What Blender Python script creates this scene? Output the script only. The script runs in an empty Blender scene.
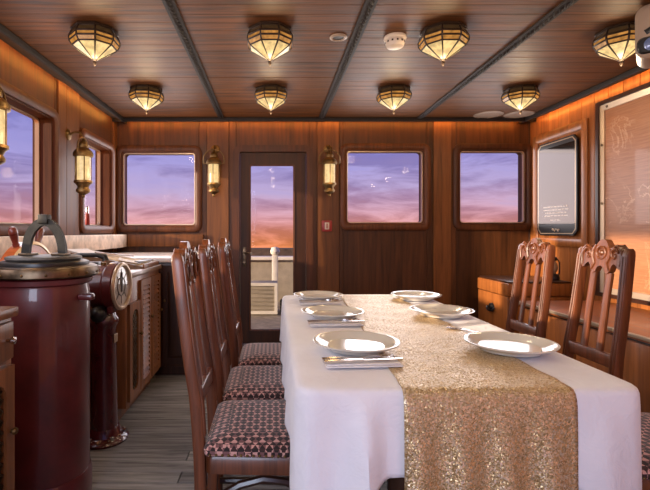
import bpy, bmesh, math, random
from mathutils import Matrix, Vector
random.seed(7)
S = bpy.context.scene
COL = S.collection
PI = math.pi
sin, cos = math.sin, math.cos

# ------------------------------------------------------------------ camera, sky, sun, daylight, exposure
XL, XR, YB, YF, ZC, EYE = -1.57, 2.57, 4.50, -1.50, 2.25, 1.13
cd = bpy.data.cameras.new('camera')
cam = bpy.data.objects.new('camera', cd)
COL.objects.link(cam)
cam.location = (0, 0, EYE)
cam.rotation_euler = (PI / 2, 0, 0)
cd.sensor_width = 36.0
cd.lens = 450 / 650 * 36
cd.shift_x = 52 / 650
cd.shift_y = -13 / 650
cd.clip_start = 0.05
S.camera = cam

S.view_settings.view_transform = 'Standard'
S.view_settings.look = 'None'
S.view_settings.gamma = 1.0
S.view_settings.use_curve_mapping = False
S.view_settings.exposure = 0.0


def lin(r, g, b):
    f = lambda c: (c / 255 / 12.92) if c / 255 <= 0.04045 else ((c / 255 + 0.055) / 1.055) ** 2.4
    return (f(r), f(g), f(b), 1)


W = bpy.data.worlds.new('dusk_sky')
S.world = W
W.use_nodes = True
nt = W.node_tree
nt.nodes.clear()
N = nt.nodes.new
L = nt.links.new
out = N('ShaderNodeOutputWorld')
bg = N('ShaderNodeBackground')
tc = N('ShaderNodeTexCoord')
sep = N('ShaderNodeSeparateXYZ')
L(tc.outputs['Generated'], sep.inputs[0])
mp = N('ShaderNodeMapping')
mp.inputs['Scale'].default_value = (4.2, 4.2, 22)
mp.inputs['Location'].default_value = (1.3, 0.4, 0.2)
L(tc.outputs['Generated'], mp.inputs[0])
nz = N('ShaderNodeTexNoise')
nz.inputs['Scale'].default_value = 1.0
nz.inputs['Detail'].default_value = 7
nz.inputs['Roughness'].default_value = 0.62
nz.inputs['Distortion'].default_value = 0.5
L(mp.outputs[0], nz.inputs['Vector'])
# elevation, bent a little by the clouds
m1 = N('ShaderNodeMath'); m1.operation = 'MULTIPLY_ADD'
L(nz.outputs['Fac'], m1.inputs[0]); m1.inputs[1].default_value = 0.16; m1.inputs[2].default_value = -0.08
m2 = N('ShaderNodeMath'); m2.operation = 'ADD'
L(sep.outputs['Z'], m2.inputs[0]); L(m1.outputs[0], m2.inputs[1])
mr = N('ShaderNodeMapRange')
mr.inputs['From Min'].default_value = -0.10
mr.inputs['From Max'].default_value = 0.40
L(m2.outputs[0], mr.inputs['Value'])
rp = N('ShaderNodeValToRGB')
L(mr.outputs[0], rp.inputs[0])
stops = [(-0.10, (238, 140, 84)), (-0.035, (242, 146, 86)), (-0.005, (236, 150, 118)), (0.025, (224, 160, 158)), (0.06, (206, 164, 184)),
         (0.10, (182, 164, 204)), (0.16, (160, 154, 212)), (0.25, (138, 138, 204)), (0.40, (135, 140, 200))]
el = rp.color_ramp.elements
for i, (z, c) in enumerate(stops):
    p = (z + 0.10) / 0.5
    e = el[i] if i < 2 else el.new(p)
    e.position = p
    e.color = lin(*c)
# cloud streaks, purple-grey undersides and pale pink tops
r2 = N('ShaderNodeValToRGB')
r2.color_ramp.elements[0].position = 0.42; r2.color_ramp.elements[0].color = (0.62, 0.60, 0.76, 1)
r2.color_ramp.elements[1].position = 0.57; r2.color_ramp.elements[1].color = (1.10, 1.06, 1.06, 1)
L(nz.outputs['Fac'], r2.inputs[0])
mx = N('ShaderNodeMix'); mx.data_type = 'RGBA'; mx.blend_type = 'MULTIPLY'; mx.inputs['Factor'].default_value = 1.0
L(rp.outputs[0], mx.inputs['A']); L(r2.outputs[0], mx.inputs['B'])
L(mx.outputs['Result'], bg.inputs['Color'])
bg.inputs['Strength'].default_value = 1.08
L(bg.outputs[0], out.inputs[0])


def lamp(name, kind, loc, energy, color, rot=(0, 0, 0), **kw):
    d = bpy.data.lights.new(name, kind)
    d.energy = energy
    d.color = color
    for k, v in kw.items():
        setattr(d, k, v)
    o = bpy.data.objects.new(name, d)
    o.location = loc
    o.rotation_euler = rot
    COL.objects.link(o)
    return o


SUN_DIR = Vector((1.0, 0.36, -0.195))
sun = lamp('sun', 'SUN', (-6, 0, 4), 8.5, (1.0, 0.79, 0.58), angle=math.radians(1.2))
sun.rotation_euler = SUN_DIR.to_track_quat('-Z', 'Y').to_euler()
# added fill lamp behind the camera, standing in for daylight from the aft end
lamp('aft_fill', 'AREA', (-0.95, -1.50, 1.45), 54, (0.70, 0.80, 1.0), (PI / 2, 0, 0), shape='RECTANGLE', size=1.1, size_y=1.3)
# daylight entering through each window opening and the glazed door
for y0_, y1_, e_ in ((0.75, 1.95, 10), (2.52, 3.20, 6), (3.69, 4.33, 4)):  # the first opening is the added, unseen window
    lamp('port_daylight', 'AREA', (XL + 0.035, (y0_ + y1_) / 2, 1.55), e_, (0.96, 0.90, 0.96), (0, -PI / 2, 0), shape='RECTANGLE', size=0.72, size_y=y1_ - y0_)
for x0_, x1_, zc_, h_, e_ in ((-1.51, -0.77, 1.56, 0.74, 8), (0.73, 1.51, 1.58, 0.74, 12), (1.86, 2.53, 1.58, 0.74, 7), (-0.23, 0.21, 1.2, 1.2, 7)):
    lamp('fore_daylight', 'AREA', ((x0_ + x1_) / 2, YB - 0.035, zc_), e_, (1.0, 0.93, 0.94), (-PI / 2, 0, 0), shape='RECTANGLE', size=x1_ - x0_, size_y=h_)


# ------------------------------------------------------------------ materials
def mat(name):
    m = bpy.data.materials.new(name)
    m.use_nodes = True
    t = m.node_tree
    b = t.nodes['Principled BSDF']
    return m, t, b


def setp(b, **kw):
    names = {'rough': 'Roughness', 'metal': 'Metallic', 'coat': 'Coat Weight', 'coat_rough': 'Coat Roughness',
             'spec': 'Specular IOR Level', 'sheen': 'Sheen Weight', 'trans': 'Transmission Weight', 'ior': 'IOR',
             'sss': 'Subsurface Weight'}
    for k, v in kw.items():
        b.inputs[names[k]].default_value = v


def coords(t, scale, space='Object', loc_random=True, rot=(0, 0, 0)):
    tcn = t.nodes.new('ShaderNodeTexCoord')
    mpn = t.nodes.new('ShaderNodeMapping')
    mpn.inputs['Scale'].default_value = scale
    mpn.inputs['Rotation'].default_value = rot
    if loc_random:
        oi = t.nodes.new('ShaderNodeObjectInfo')
        mu = t.nodes.new('ShaderNodeMath'); mu.operation = 'MULTIPLY'; mu.inputs[1].default_value = 37.0
        t.links.new(oi.outputs['Random'], mu.inputs[0])
        ad = t.nodes.new('ShaderNodeVectorMath'); ad.operation = 'ADD'
        t.links.new(tcn.outputs[space], ad.inputs[0]); t.links.new(mu.outputs[0], ad.inputs[1])
        t.links.new(ad.outputs[0], mpn.inputs[0])
    else:
        t.links.new(tcn.outputs[space], mpn.inputs[0])
    return mpn.outputs[0]


def ramp(t, fac, stops):
    r = t.nodes.new('ShaderNodeValToRGB')
    e = r.color_ramp.elements
    for i, (p, c) in enumerate(stops):
        q = e[i] if i < 2 else e.new(p)
        q.position = p
        q.color = c if len(c) == 4 else (*c, 1)
    t.links.new(fac, r.inputs[0])
    return r.outputs[0]


def noise(t, vec, scale, detail=4, rough=0.55, dist=0.0):
    n = t.nodes.new('ShaderNodeTexNoise')
    n.inputs['Scale'].default_value = scale
    n.inputs['Detail'].default_value = detail
    n.inputs['Roughness'].default_value = rough
    n.inputs['Distortion'].default_value = dist
    t.links.new(vec, n.inputs['Vector'])
    return n.outputs['Fac']


def bump(t, b, height, strength=0.2, dist=0.01):
    n = t.nodes.new('ShaderNodeBump')
    n.inputs['Strength'].default_value = strength
    n.inputs['Distance'].default_value = dist
    t.links.new(height, n.inputs['Height'])
    t.links.new(n.outputs[0], b.inputs['Normal'])


def wood(name, dark, light, axis, rough=0.32, coat=0.3, fine=1.0, vary=0.25, bmp=0.12):
    m, t, b = mat(name)
    sc = [26 * fine] * 3
    sc['XYZ'.index(axis)] = 1.6 * fine
    v = coords(t, sc)
    n1 = noise(t, v, 1.0, 6, 0.62, 0.6)
    c = ramp(t, n1, [(0.30, lin(*dark)), (0.70, lin(*light))])
    oi = t.nodes.new('ShaderNodeObjectInfo')
    mr_ = t.nodes.new('ShaderNodeMapRange')
    mr_.inputs['To Min'].default_value = 1 - vary
    mr_.inputs['To Max'].default_value = 1 + vary
    t.links.new(oi.outputs['Random'], mr_.inputs['Value'])
    mm = t.nodes.new('ShaderNodeMix'); mm.data_type = 'RGBA'; mm.blend_type = 'MULTIPLY'; mm.inputs['Factor'].default_value = 1
    t.links.new(c, mm.inputs['A']); t.links.new(mr_.outputs[0], mm.inputs['B'])
    t.links.new(mm.outputs['Result'], b.inputs['Base Color'])
    rr_ = t.nodes.new('ShaderNodeMapRange')
    rr_.inputs['To Min'].default_value = rough - 0.08
    rr_.inputs['To Max'].default_value = rough + 0.12
    t.links.new(n1, rr_.inputs['Value']); t.links.new(rr_.outputs[0], b.inputs['Roughness'])
    setp(b, coat=coat, coat_rough=0.18, spec=0.5 if coat > 0.25 else 0.28)
    bump(t, b, n1, bmp, 0.004)
    return m


def plain(name, rgb, rough=0.5, metal=0.0, nscale=0, namp=0.15, coat=0.0, bmp=0.0, **kw):
    m, t, b = mat(name)
    b.inputs['Base Color'].default_value = lin(*rgb)
    setp(b, rough=rough, metal=metal, coat=coat, **kw)
    if nscale:
        f = noise(t, coords(t, (1, 1, 1)), nscale, 5, 0.6)
        a = lin(*[max(0, int(c * (1 - namp))) for c in rgb]); z = lin(*[min(255, int(c * (1 + namp))) for c in rgb])
        t.links.new(ramp(t, f, [(0.3, a), (0.7, z)]), b.inputs['Base Color'])
        if bmp:
            bump(t, b, f, bmp, 0.004)
    return m


def emit(name, rgb, strength, vary=0.0):
    m, t, b = mat(name)
    b.inputs['Base Color'].default_value = lin(*[int(c * 0.25) for c in rgb])
    b.inputs['Emission Color'].default_value = lin(*rgb)
    b.inputs['Emission Strength'].default_value = strength
    setp(b, rough=0.25)
    if vary:
        f = noise(t, coords(t, (1, 1, 1)), 30, 3)
        a = lin(*[int(c * (1 - vary)) for c in rgb])
        t.links.new(ramp(t, f, [(0.35, a), (0.65, lin(*rgb))]), b.inputs['Emission Color'])
    return m


M = {}
M['wall_x'] = wood('varnished_wall_wood', (62, 35, 14), (106, 62, 28), 'Z', 0.45, 0.0)
M['panel'] = wood('varnished_panel_wood', (54, 30, 13), (94, 54, 26), 'Z', 0.45, 0.0, 0.8)
M['pil'] = wood('pilaster_wood', (78, 44, 19), (122, 74, 36), 'Z', 0.45, 0.0)
M['frame'] = wood('window_frame_wood', (62, 32, 14), (98, 54, 28), 'Z', 0.45, 0.0)
M['orange'] = wood('honey_wood', (124, 70, 32), (176, 106, 52), 'Z', 0.38, 0.2)
M['orange_y'] = wood('honey_wood_lengthwise', (120, 60, 26), (170, 94, 44), 'Y', 0.34, 0.3)
M['ceil'] = wood('ceiling_plank_wood', (54, 31, 12), (116, 70, 34), 'X', 0.5, 0.0, 1.3, 0.06, 0.5)
M['ceil_gap'] = plain('ceiling_gap', (52, 28, 16), 0.6)
M['beam'] = plain('dark_beam', (28, 19, 14), 0.75, nscale=30, namp=0.3, bmp=0.3)
M['dark'] = wood('dark_walnut', (40, 22, 14), (70, 40, 26), 'Z', 0.36, 0.25)
M['door'] = wood('door_wood', (44, 23, 11), (70, 38, 20), 'Z', 0.5, 0.0)
M['floor'] = wood('weathered_deck_planks', (82, 79, 77), (164, 160, 156), 'X', 0.48, 0.0, 1.6, 0.22, 0.7)
M['floor_gap'] = plain('floor_caulking', (28, 25, 24), 0.7)
M['chair'] = wood('chair_mahogany', (66, 33, 15), (122, 66, 35), 'Z', 0.34, 0.26, 1.6, 0.10)
M['chair_dark'] = wood('chair_dark_stretcher', (36, 20, 14), (66, 38, 26), 'X', 0.3, 0.4, 1.4)
M['cab'] = wood('cabinet_wood', (92, 54, 28), (146, 94, 54), 'Z', 0.4, 0.25)
M['cab_top'] = wood('cabinet_top_wood', (104, 74, 52), (154, 118, 88), 'Y', 0.34, 0.3)
M['white_top'] = plain('pale_worktop', (206, 190, 178), 0.3, nscale=6, namp=0.08)
M['cream'] = plain('cream_paint', (224, 206, 190), 0.5, nscale=14, namp=0.14, bmp=0.1)
M['red'] = plain('maroon_enamel', (84, 26, 26), 0.42, nscale=9, namp=0.16, coat=0.5)
M['red_dark'] = plain('dark_maroon_enamel', (72, 20, 24), 0.26, nscale=9, namp=0.16, coat=0.6)
M['brass'] = plain('aged_brass', (112, 88, 56), 0.5, 1.0, nscale=18, namp=0.25)
M['bronze'] = plain('dull_bronze', (96, 80, 64), 0.38, 1.0, nscale=22, namp=0.3)
M['iron'] = plain('olive_iron', (44, 42, 36), 0.5, 0.6, nscale=24, namp=0.25, bmp=0.2)
M['black'] = plain('black_plastic', (20, 19, 20), 0.35)
M['steel'] = plain('polished_steel', (214, 208, 204), 0.16, 1.0)
M['silver'] = plain('silver_strip', (190, 166, 140), 0.34, 0.6)
M['china'] = plain('white_china', (226, 220, 206), 0.14, coat=0.4)
M['linen'] = plain('white_napkin', (224, 218, 214), 0.8, nscale=60, namp=0.03)
M['wheel'] = wood('wheel_wood', (150, 70, 32), (196, 104, 52), 'X', 0.3, 0.5)
M['wheel_grip'] = wood('wheel_grip_wood', (84, 30, 22), (118, 46, 32), 'X', 0.28, 0.5)
M['gold_trim'] = plain('pale_gold_trim', (206, 176, 130), 0.35, 0.6)
M['paper'] = plain('aged_paper', (196, 170, 134), 0.75, nscale=30, namp=0.14)
M['white_plastic'] = plain('ivory_plastic', (200, 184, 168), 0.4)
M['grey_plastic'] = plain('beige_grey_plastic', (148, 128, 112), 0.42)
M['red_sign'] = plain('red_sign', (150, 40, 36), 0.4)
M['ext_white'] = plain('exterior_white_paint', (214, 204, 190), 0.5, nscale=5, namp=0.06)
M['ext_grey'] = plain('exterior_grey_paint', (150, 138, 120), 0.6, nscale=5, namp=0.1)
M['ext_deck'] = plain('exterior_deck', (142, 128, 108), 0.7, nscale=10, namp=0.15)
M['quay'] = plain('dark_quay', (76, 62, 50), 0.9, nscale=3, namp=0.3)
M['sea'] = plain('sea_water', (60, 70, 90), 0.12, nscale=2, namp=0.2, bmp=0.4)
M['amber'] = emit('amber_glass', (232, 160, 78), 0.74, 0.3)
M['warm'] = emit('bright_glass', (255, 216, 146), 1.05, 0.22)
M['band'] = emit('brown_glass_band', (104, 74, 44), 0.35, 0.2)
M['lantern'] = emit('lantern_glass', (255, 216, 150), 0.95, 0.12)
M['led'] = emit('amber_led', (255, 166, 74), 28.0)
M['came'] = plain('dark_lead_came', (58, 42, 30), 0.45, 0.4)
M['lid'] = plain('grey_metal_lid', (86, 82, 76), 0.5, 0.5, nscale=14, namp=0.2)
M['lens'] = plain('projector_lens', (120, 140, 190), 0.05, 0.3, coat=1.0)
M['dial'] = plain('pale_dial', (168, 158, 150), 0.2, nscale=18, namp=0.2, coat=1.0)

# thin glass: a clear pane with a faint mirror, no refraction
m, t, b = mat('window_glass'); M['glass'] = m
t.nodes.remove(b)
tr = t.nodes.new('ShaderNodeBsdfTransparent'); tr.inputs[0].default_value = (0.98, 0.98, 0.98, 1)
gl = t.nodes.new('ShaderNodeBsdfGlossy'); gl.inputs['Roughness'].default_value = 0.02
lw = t.nodes.new('ShaderNodeLayerWeight'); pw = t.nodes.new('ShaderNodeMath'); pw.operation = 'POWER'; pw.inputs[1].default_value = 5; fr = t.nodes.new('ShaderNodeMath'); fr.operation = 'MULTIPLY_ADD'; fr.inputs[1].default_value = 0.25; fr.inputs[2].default_value = 0.003
t.links.new(lw.outputs['Facing'], pw.inputs[0]); t.links.new(pw.outputs[0], fr.inputs[0])
ms = t.nodes.new('ShaderNodeMixShader')
t.links.new(fr.outputs[0], ms.inputs[0]); t.links.new(tr.outputs[0], ms.inputs[1]); t.links.new(gl.outputs[0], ms.inputs[2])
t.links.new(ms.outputs[0], t.nodes['Material Output'].inputs[0])

# table linen
m, t, b = mat('white_tablecloth'); M['cloth'] = m
v = coords(t, (1, 1, 1), loc_random=False)
f = noise(t, v, 5, 4); g = noise(t, v, 420, 2)
t.links.new(ramp(t, f, [(0.3, lin(232, 229, 234)), (0.7, lin(243, 241, 245))]), b.inputs['Base Color'])
setp(b, rough=0.85, sheen=0.2)
h = noise(t, v, 16, 5, 0.6, 1.0)
bump(t, b, h, 0.28, 0.02)

# gold sequins: every cell is tilted its own way
m, t, b = mat('gold_sequins'); M['sequin'] = m
v = coords(t, (1, 1, 1), loc_random=False)
vo = t.nodes.new('ShaderNodeTexVoronoi'); vo.inputs['Scale'].default_value = 330
t.links.new(v, vo.inputs['Vector'])
ge = t.nodes.new('ShaderNodeNewGeometry')
s1 = t.nodes.new('ShaderNodeVectorMath'); s1.operation = 'SUBTRACT'; s1.inputs[1].default_value = (0.5, 0.5, 0.5)
t.links.new(vo.outputs['Color'], s1.inputs[0])
s2 = t.nodes.new('ShaderNodeVectorMath'); s2.operation = 'SCALE'; s2.inputs['Scale'].default_value = 0.7
t.links.new(s1.outputs[0], s2.inputs[0])
s3 = t.nodes.new('ShaderNodeVectorMath'); s3.operation = 'ADD'
t.links.new(ge.outputs['Normal'], s3.inputs[0]); t.links.new(s2.outputs[0], s3.inputs[1])
s4 = t.nodes.new('ShaderNodeVectorMath'); s4.operation = 'NORMALIZE'
t.links.new(s3.outputs[0], s4.inputs[0]); t.links.new(s4.outputs[0], b.inputs['Normal'])
sx = t.nodes.new('ShaderNodeSeparateColor'); t.links.new(vo.outputs['Color'], sx.inputs[0])
t.links.new(ramp(t, sx.outputs[0], [(0.0, lin(164, 130, 84)), (0.55, lin(204, 174, 126)), (1.0, lin(242, 226, 196))]), b.inputs['Base Color'])
setp(b, rough=0.34, metal=0.45)

# woven seat fabric
m, t, b = mat('seat_fabric'); M['fabric'] = m
v = coords(t, (1, 1, 1), loc_random=False, rot=(0, 0, PI / 4))
ck = t.nodes.new('ShaderNodeTexChecker'); ck.inputs['Scale'].default_value = 66
ck.inputs[1].default_value = lin(52, 26, 26); ck.inputs[2].default_value = lin(206, 164, 160)
t.links.new(v, ck.inputs['Vector'])
v2 = coords(t, (1, 1, 1), loc_random=False)
ck2 = t.nodes.new('ShaderNodeTexChecker'); ck2.inputs['Scale'].default_value = 46
ck2.inputs[1].default_value = lin(110, 66, 66); ck2.inputs[2].default_value = lin(255, 240, 226)
t.links.new(v2, ck2.inputs['Vector'])
mm = t.nodes.new('ShaderNodeMix'); mm.data_type = 'RGBA'; mm.blend_type = 'MULTIPLY'; mm.inputs['Factor'].default_value = 0.85
t.links.new(ck.outputs[0], mm.inputs['A']); t.links.new(ck2.outputs[0], mm.inputs['B'])
t.links.new(mm.outputs['Result'], b.inputs['Base Color'])
setp(b, rough=0.8, sheen=0.3)
bump(t, b, noise(t, v2, 300, 2), 0.3, 0.003)

# chart board: tan panel scribbled over with pale coastlines
m, t, b = mat('engraved_tan_board'); M['board'] = m
v = coords(t, (1, 1, 1), loc_random=False)
f = noise(t, v, 3.2, 8, 0.62, 0.8)
ln = ramp(t, f, [(0.0, (0, 0, 0)), (0.535, (0, 0, 0)), (0.548, (1, 1, 1)), (0.556, (1, 1, 1)), (0.57, (0, 0, 0))])
base = ramp(t, noise(t, coords(t, (1, 3, 60), loc_random=False), 2, 4), [(0.3, lin(150, 98, 66)), (0.7, lin(176, 122, 86))])
mm = t.nodes.new('ShaderNodeMix'); mm.data_type = 'RGBA'
mu = t.nodes.new('ShaderNodeMath'); mu.operation = 'MULTIPLY'; mu.inputs[1].default_value = 0.55
k2 = ramp(t, noise(t, v, 1.6, 2), [(0.45, (0, 0, 0)), (0.6, (1, 1, 1))])
t.links.new(ln, mu.inputs[0])
mu2 = t.nodes.new('ShaderNodeMath'); mu2.operation = 'MULTIPLY'
t.links.new(mu.outputs[0], mu2.inputs[0]); t.links.new(k2, mu2.inputs[1])
t.links.new(mu2.outputs[0], mm.inputs['Factor']); t.links.new(base, mm.inputs['A']); mm.inputs['B'].default_value = lin(232, 196, 160)
t.links.new(mm.outputs['Result'], b.inputs['Base Color'])
setp(b, rough=0.4, coat=0.2)


# ------------------------------------------------------------------ mesh helpers
class B:
    def __init__(self, mtx=None):
        self.bm = bmesh.new()
        self.M = mtx or Matrix()

    def v(self, p):
        return self.bm.verts.new(self.M @ Vector(p))

    def loft(self, loops, cyc=False, caps=True, closed=True):
        """join loops of equal length; cyc joins last to first (a ring), caps closes the two ends"""
        rows = [[self.v(p) for p in lp] for lp in loops]
        n = len(rows[0])
        pairs = list(zip(rows, rows[1:])) + ([(rows[-1], rows[0])] if cyc else [])
        for a, c in pairs:
            for i in range(n if closed else n - 1):
                j = (i + 1) % n
                try:
                    self.bm.faces.new((a[i], a[j], c[j], c[i]))
                except ValueError:
                    pass
        if caps and not cyc and closed:
            self.bm.faces.new(rows[0][::-1])
            self.bm.faces.new(rows[-1])
        return self

    def box(self, x0, x1, y0, y1, z0, z1, bev=0.0, seg=2):
        mt = self.M @ Matrix.Translation(((x0 + x1) / 2, (y0 + y1) / 2, (z0 + z1) / 2)) @ Matrix.Diagonal((x1 - x0, y1 - y0, z1 - z0, 1))
        r = bmesh.ops.create_cube(self.bm, size=1, matrix=mt)
        if bev:
            es = list({e for vv in r['verts'] for e in vv.link_edges})
            bmesh.ops.bevel(self.bm, geom=es, offset=bev, segments=seg, affect='EDGES', profile=0.5)
        return self

    def prism(self, pts, z0, z1):
        return self.loft([[(x, y, z0) for x, y in pts], [(x, y, z1) for x, y in pts]])

    def lathe(self, prof, n=24, c=(0, 0, 0), axis='Z', start=0.0, ring=False):
        loops = []
        for r, h in prof:
            r = max(r, 1e-4)
            lp = []
            for i in range(n):
                a = start + 2 * PI * i / n
                p = (r * cos(a), r * sin(a), h)
                if axis == 'X': p = (h, r * cos(a), r * sin(a))
                if axis == 'Y': p = (r * cos(a), h, r * sin(a))
                lp.append((c[0] + p[0], c[1] + p[1], c[2] + p[2]))
            loops.append(lp)
        return self.loft(loops, cyc=ring)

    def tube(self, pts, r, n=8, closed=False, sec=None):
        """round tube (or a section sec of (a, b) offsets) along points"""
        P = [Vector(p) for p in pts]
        k = len(P)
        loops = []
        up = None
        for i in range(k):
            if closed:
                tg = (P[(i + 1) % k] - P[i - 1]).normalized()
            else:
                tg = (P[min(i + 1, k - 1)] - P[max(i - 1, 0)]).normalized()
            if up is None:
                up = Vector((0, 0, 1)) if abs(tg.z) < 0.9 else Vector((0, 1, 0))
            s = tg.cross(up).normalized()
            up = s.cross(tg).normalized()
            rr = r[i] if isinstance(r, (list, tuple)) else r
            if sec:
                loops.append([P[i] + s * (a * rr) + up * (b_ * rr) for a, b_ in sec])
            else:
                loops.append([P[i] + s * (rr * cos(2 * PI * q / n)) + up * (rr * sin(2 * PI * q / n)) for q in range(n)])
        return self.loft(loops, cyc=closed)

    def ball(self, c, r, n=12, sq=1.0):
        prof = [(r * sin(PI * i / n), -r * sq * cos(PI * i / n)) for i in range(n + 1)]
        return self.lathe(prof, max(n, 10), c)

    def obj(self, name, material, parent=None, loc=None, smooth=40):
        bm = self.bm
        bmesh.ops.remove_doubles(bm, verts=bm.verts, dist=1e-5)
        bmesh.ops.recalc_face_normals(bm, faces=bm.faces)
        me = bpy.data.meshes.new(name)
        bm.to_mesh(me)
        bm.free()
        me.materials.append(M[material] if isinstance(material, str) else material)
        if smooth:
            for p in me.polygons:
                p.use_smooth = True
            me.set_sharp_from_angle(angle=math.radians(smooth))
        o = bpy.data.objects.new(name, me)
        COL.objects.link(o)
        if parent:
            o.parent = parent
        if loc:
            o.location = loc
        return o


def tag(o, label, cat, group=None, kind=None):
    o['label'] = label
    o['category'] = cat
    if group: o['group'] = group
    if kind: o['kind'] = kind
    return o


def thing(name, label, cat, loc=(0, 0, 0), rz=0.0, group=None):
    o = bpy.data.objects.new(name, None)
    COL.objects.link(o)
    o.empty_display_size = 0.1
    o.location = loc
    o.rotation_euler = (0, 0, rz)
    return tag(o, label, cat, group)


def struct(o, label=None):
    o['kind'] = 'structure'
    if label: o['label'] = label
    return o


def linked(src, parent, loc=None, rot=None, name=None):
    c = src.copy()
    COL.objects.link(c)
    c.parent = parent
    if loc is not None: c.location = loc
    if rot is not None: c.rotation_euler = rot
    return c


def copy_thing(root, loc, rz, label):
    r = root.copy()
    COL.objects.link(r)
    r.location = loc
    r.rotation_euler = (0, 0, rz)
    r['label'] = label
    for ch in list(root.children):
        c = ch.copy()
        COL.objects.link(c)
        c.parent = r
        for g_ in list(ch.children):
            d = g_.copy()
            COL.objects.link(d)
            d.parent = c
    return r


def rr(u0, u1, v0, v1, r, n=5):
    pts = []
    for cx, cy, a0 in ((u1 - r, v1 - r, 0), (u0 + r, v1 - r, PI / 2), (u0 + r, v0 + r, PI), (u1 - r, v0 + r, 1.5 * PI)):
        for i in range(n + 1):
            a = a0 + PI / 2 * i / n
            pts.append((cx + r * cos(a), cy + r * sin(a)))
    return pts


def at(pts, w):
    return [(x, y, w) for x, y in pts]


# wall frames: (u along the wall, v up, w into the room)
MW = {'back': Matrix(((1, 0, 0, 0), (0, 0, -1, YB), (0, 1, 0, 0), (0, 0, 0, 1))),
      'left': Matrix(((0, 0, 1, XL), (1, 0, 0, 0), (0, 1, 0, 0), (0, 0, 0, 1))),
      'right': Matrix(((0, 0, -1, XR), (1, 0, 0, 0), (0, 1, 0, 0), (0, 0, 0, 1)))}

WIN = {'back': [(-1.51, -0.77, 1.19, 1.93), (0.73, 1.51, 1.21, 1.95), (1.86, 2.53, 1.21, 1.95), (-0.335, 0.335, 0.0, 1.93)],
       'left': [(0.75, 1.95, 1.17, 1.94), (2.52, 3.20, 1.17, 1.94), (3.69, 4.33, 1.18, 1.92)],
       'right': []}
SPAN = {'back': (XL - 0.14, XR + 0.14), 'left': (YF, YB), 'right': (YF, YB)}
TH = 0.14


def cells(u0, u1, v0, v1, holes):
    us = sorted({u0, u1, *[min(max(h[k], u0), u1) for h in holes for k in (0, 1)]})
    vs = sorted({v0, v1, *[min(max(h[k], v0), v1) for h in holes for k in (2, 3)]})
    for a, c in zip(us, us[1:]):
        run = None
        for d, e in zip(vs, vs[1:]):
            mu_, mv_ = (a + c) / 2, (d + e) / 2
            hit = any(h[0] < mu_ < h[1] and h[2] < mv_ < h[3] for h in holes)
            if hit:
                if run: yield (a, c, *run)
                run = None
            else:
                run = (run[0], e) if run else (d, e)
        if run: yield (a, c, *run)


# ------------------------------------------------------------------ floor and ceiling
b = B(); b.box(XL - TH, XR + TH, YF, YB, -0.08, -0.012)
floor = struct(b.obj('floor', 'floor_gap'))
b = B(); b.box(-1.02, 1.02, -0.047, 0.047, -0.014, 0.0, 0.002, 1)
fp = None
y = YF + 0.05
row = 0
while y < YB:
    x = XL + (0.0 if row % 2 else -0.9)
    while x < XR:
        x0, x1 = max(x, XL), min(x + 2.04, XR)
        if x1 - x0 > 0.1:
            bb = B(); bb.box(x0 + 0.002, x1 - 0.002, y - 0.047, min(y + 0.047, YB), -0.014, random.uniform(-0.0015, 0.0), 0.002, 1)
            bb.obj('plank', 'floor', floor, smooth=0)
        x += 2.04
    y += 0.098
    row += 1
b.bm.free()

b = B(); b.box(XL - TH, XR + TH, YF, YB + TH, ZC + 0.012, ZC + 0.08)
ceiling = struct(b.obj('ceiling', 'ceil_gap'))
BEAMS = (-0.505, 0.475, 1.435)
bays = [XL, *BEAMS, XR]
pitch = 0.095
rows = int((YB - YF) / pitch) + 1
for a, c in zip(bays, bays[1:]):
    bb = B(); bb.box(-(c - a) / 2, (c - a) / 2, -pitch / 2 + 0.0008, pitch / 2 - 0.0008, 0, 0.014, 0.0012, 1)
    src = None
    for i in range(rows):
        yy = YB - pitch * (i + 0.5)
        if src is None:
            src = bb.obj('plank', 'ceil', ceiling, ((a + c) / 2, yy, ZC), smooth=0)
        else:
            linked(src, ceiling, ((a + c) / 2, yy, ZC + random.uniform(0, 0.0015)))
for k, x in enumerate(BEAMS):
    # a flat batten carrying a carved rope moulding
    bb = B(); bb.box(x - 0.03, x + 0.03, YF, YB, ZC - 0.012, ZC + 0.001, 0.003)
    bm_ = struct(bb.obj('trim_%d' % (k + 1), 'beam'))
    bb = B()
    for s in (0, PI):
        pts = [(x + 0.008 * cos(s + 2 * PI * j / 8), YF + 0.02 + (YB - YF - 0.04) * j / 560, ZC - 0.012 + 0.005 * sin(s + 2 * PI * j / 8)) for j in range(561)]
        bb.tube(pts, 0.008, 5)
    bb.obj('rope_moulding', 'beam', bm_)

# ------------------------------------------------------------------ walls
walls = {}
for w in ('back', 'left', 'right'):
    b = B(MW[w])
    for a, c, d, e in cells(*SPAN[w], -0.08, ZC + 0.08, WIN[w]):
        b.box(a, c, d, e, -TH, -0.008)
    walls[w] = struct(b.obj('wall_' + w, 'wall_x', smooth=0))


def boards(w, spans, v0, v1, matn, holes, name='panel', proud=0.0):
    """boards laid side by side on a wall, cut round the openings"""
    for a, c in spans:
        for p, q, d, e in cells(a, c, v0, v1, holes):
            if q - p > 0.01 and e - d > 0.01:
                bb = B(MW[w]); bb.box(p + 0.002, q - 0.002, d + 0.001, e - 0.001, -0.010, proud, 0.002, 1)
                bb.obj(name, matn, walls[w], smooth=0)


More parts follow.
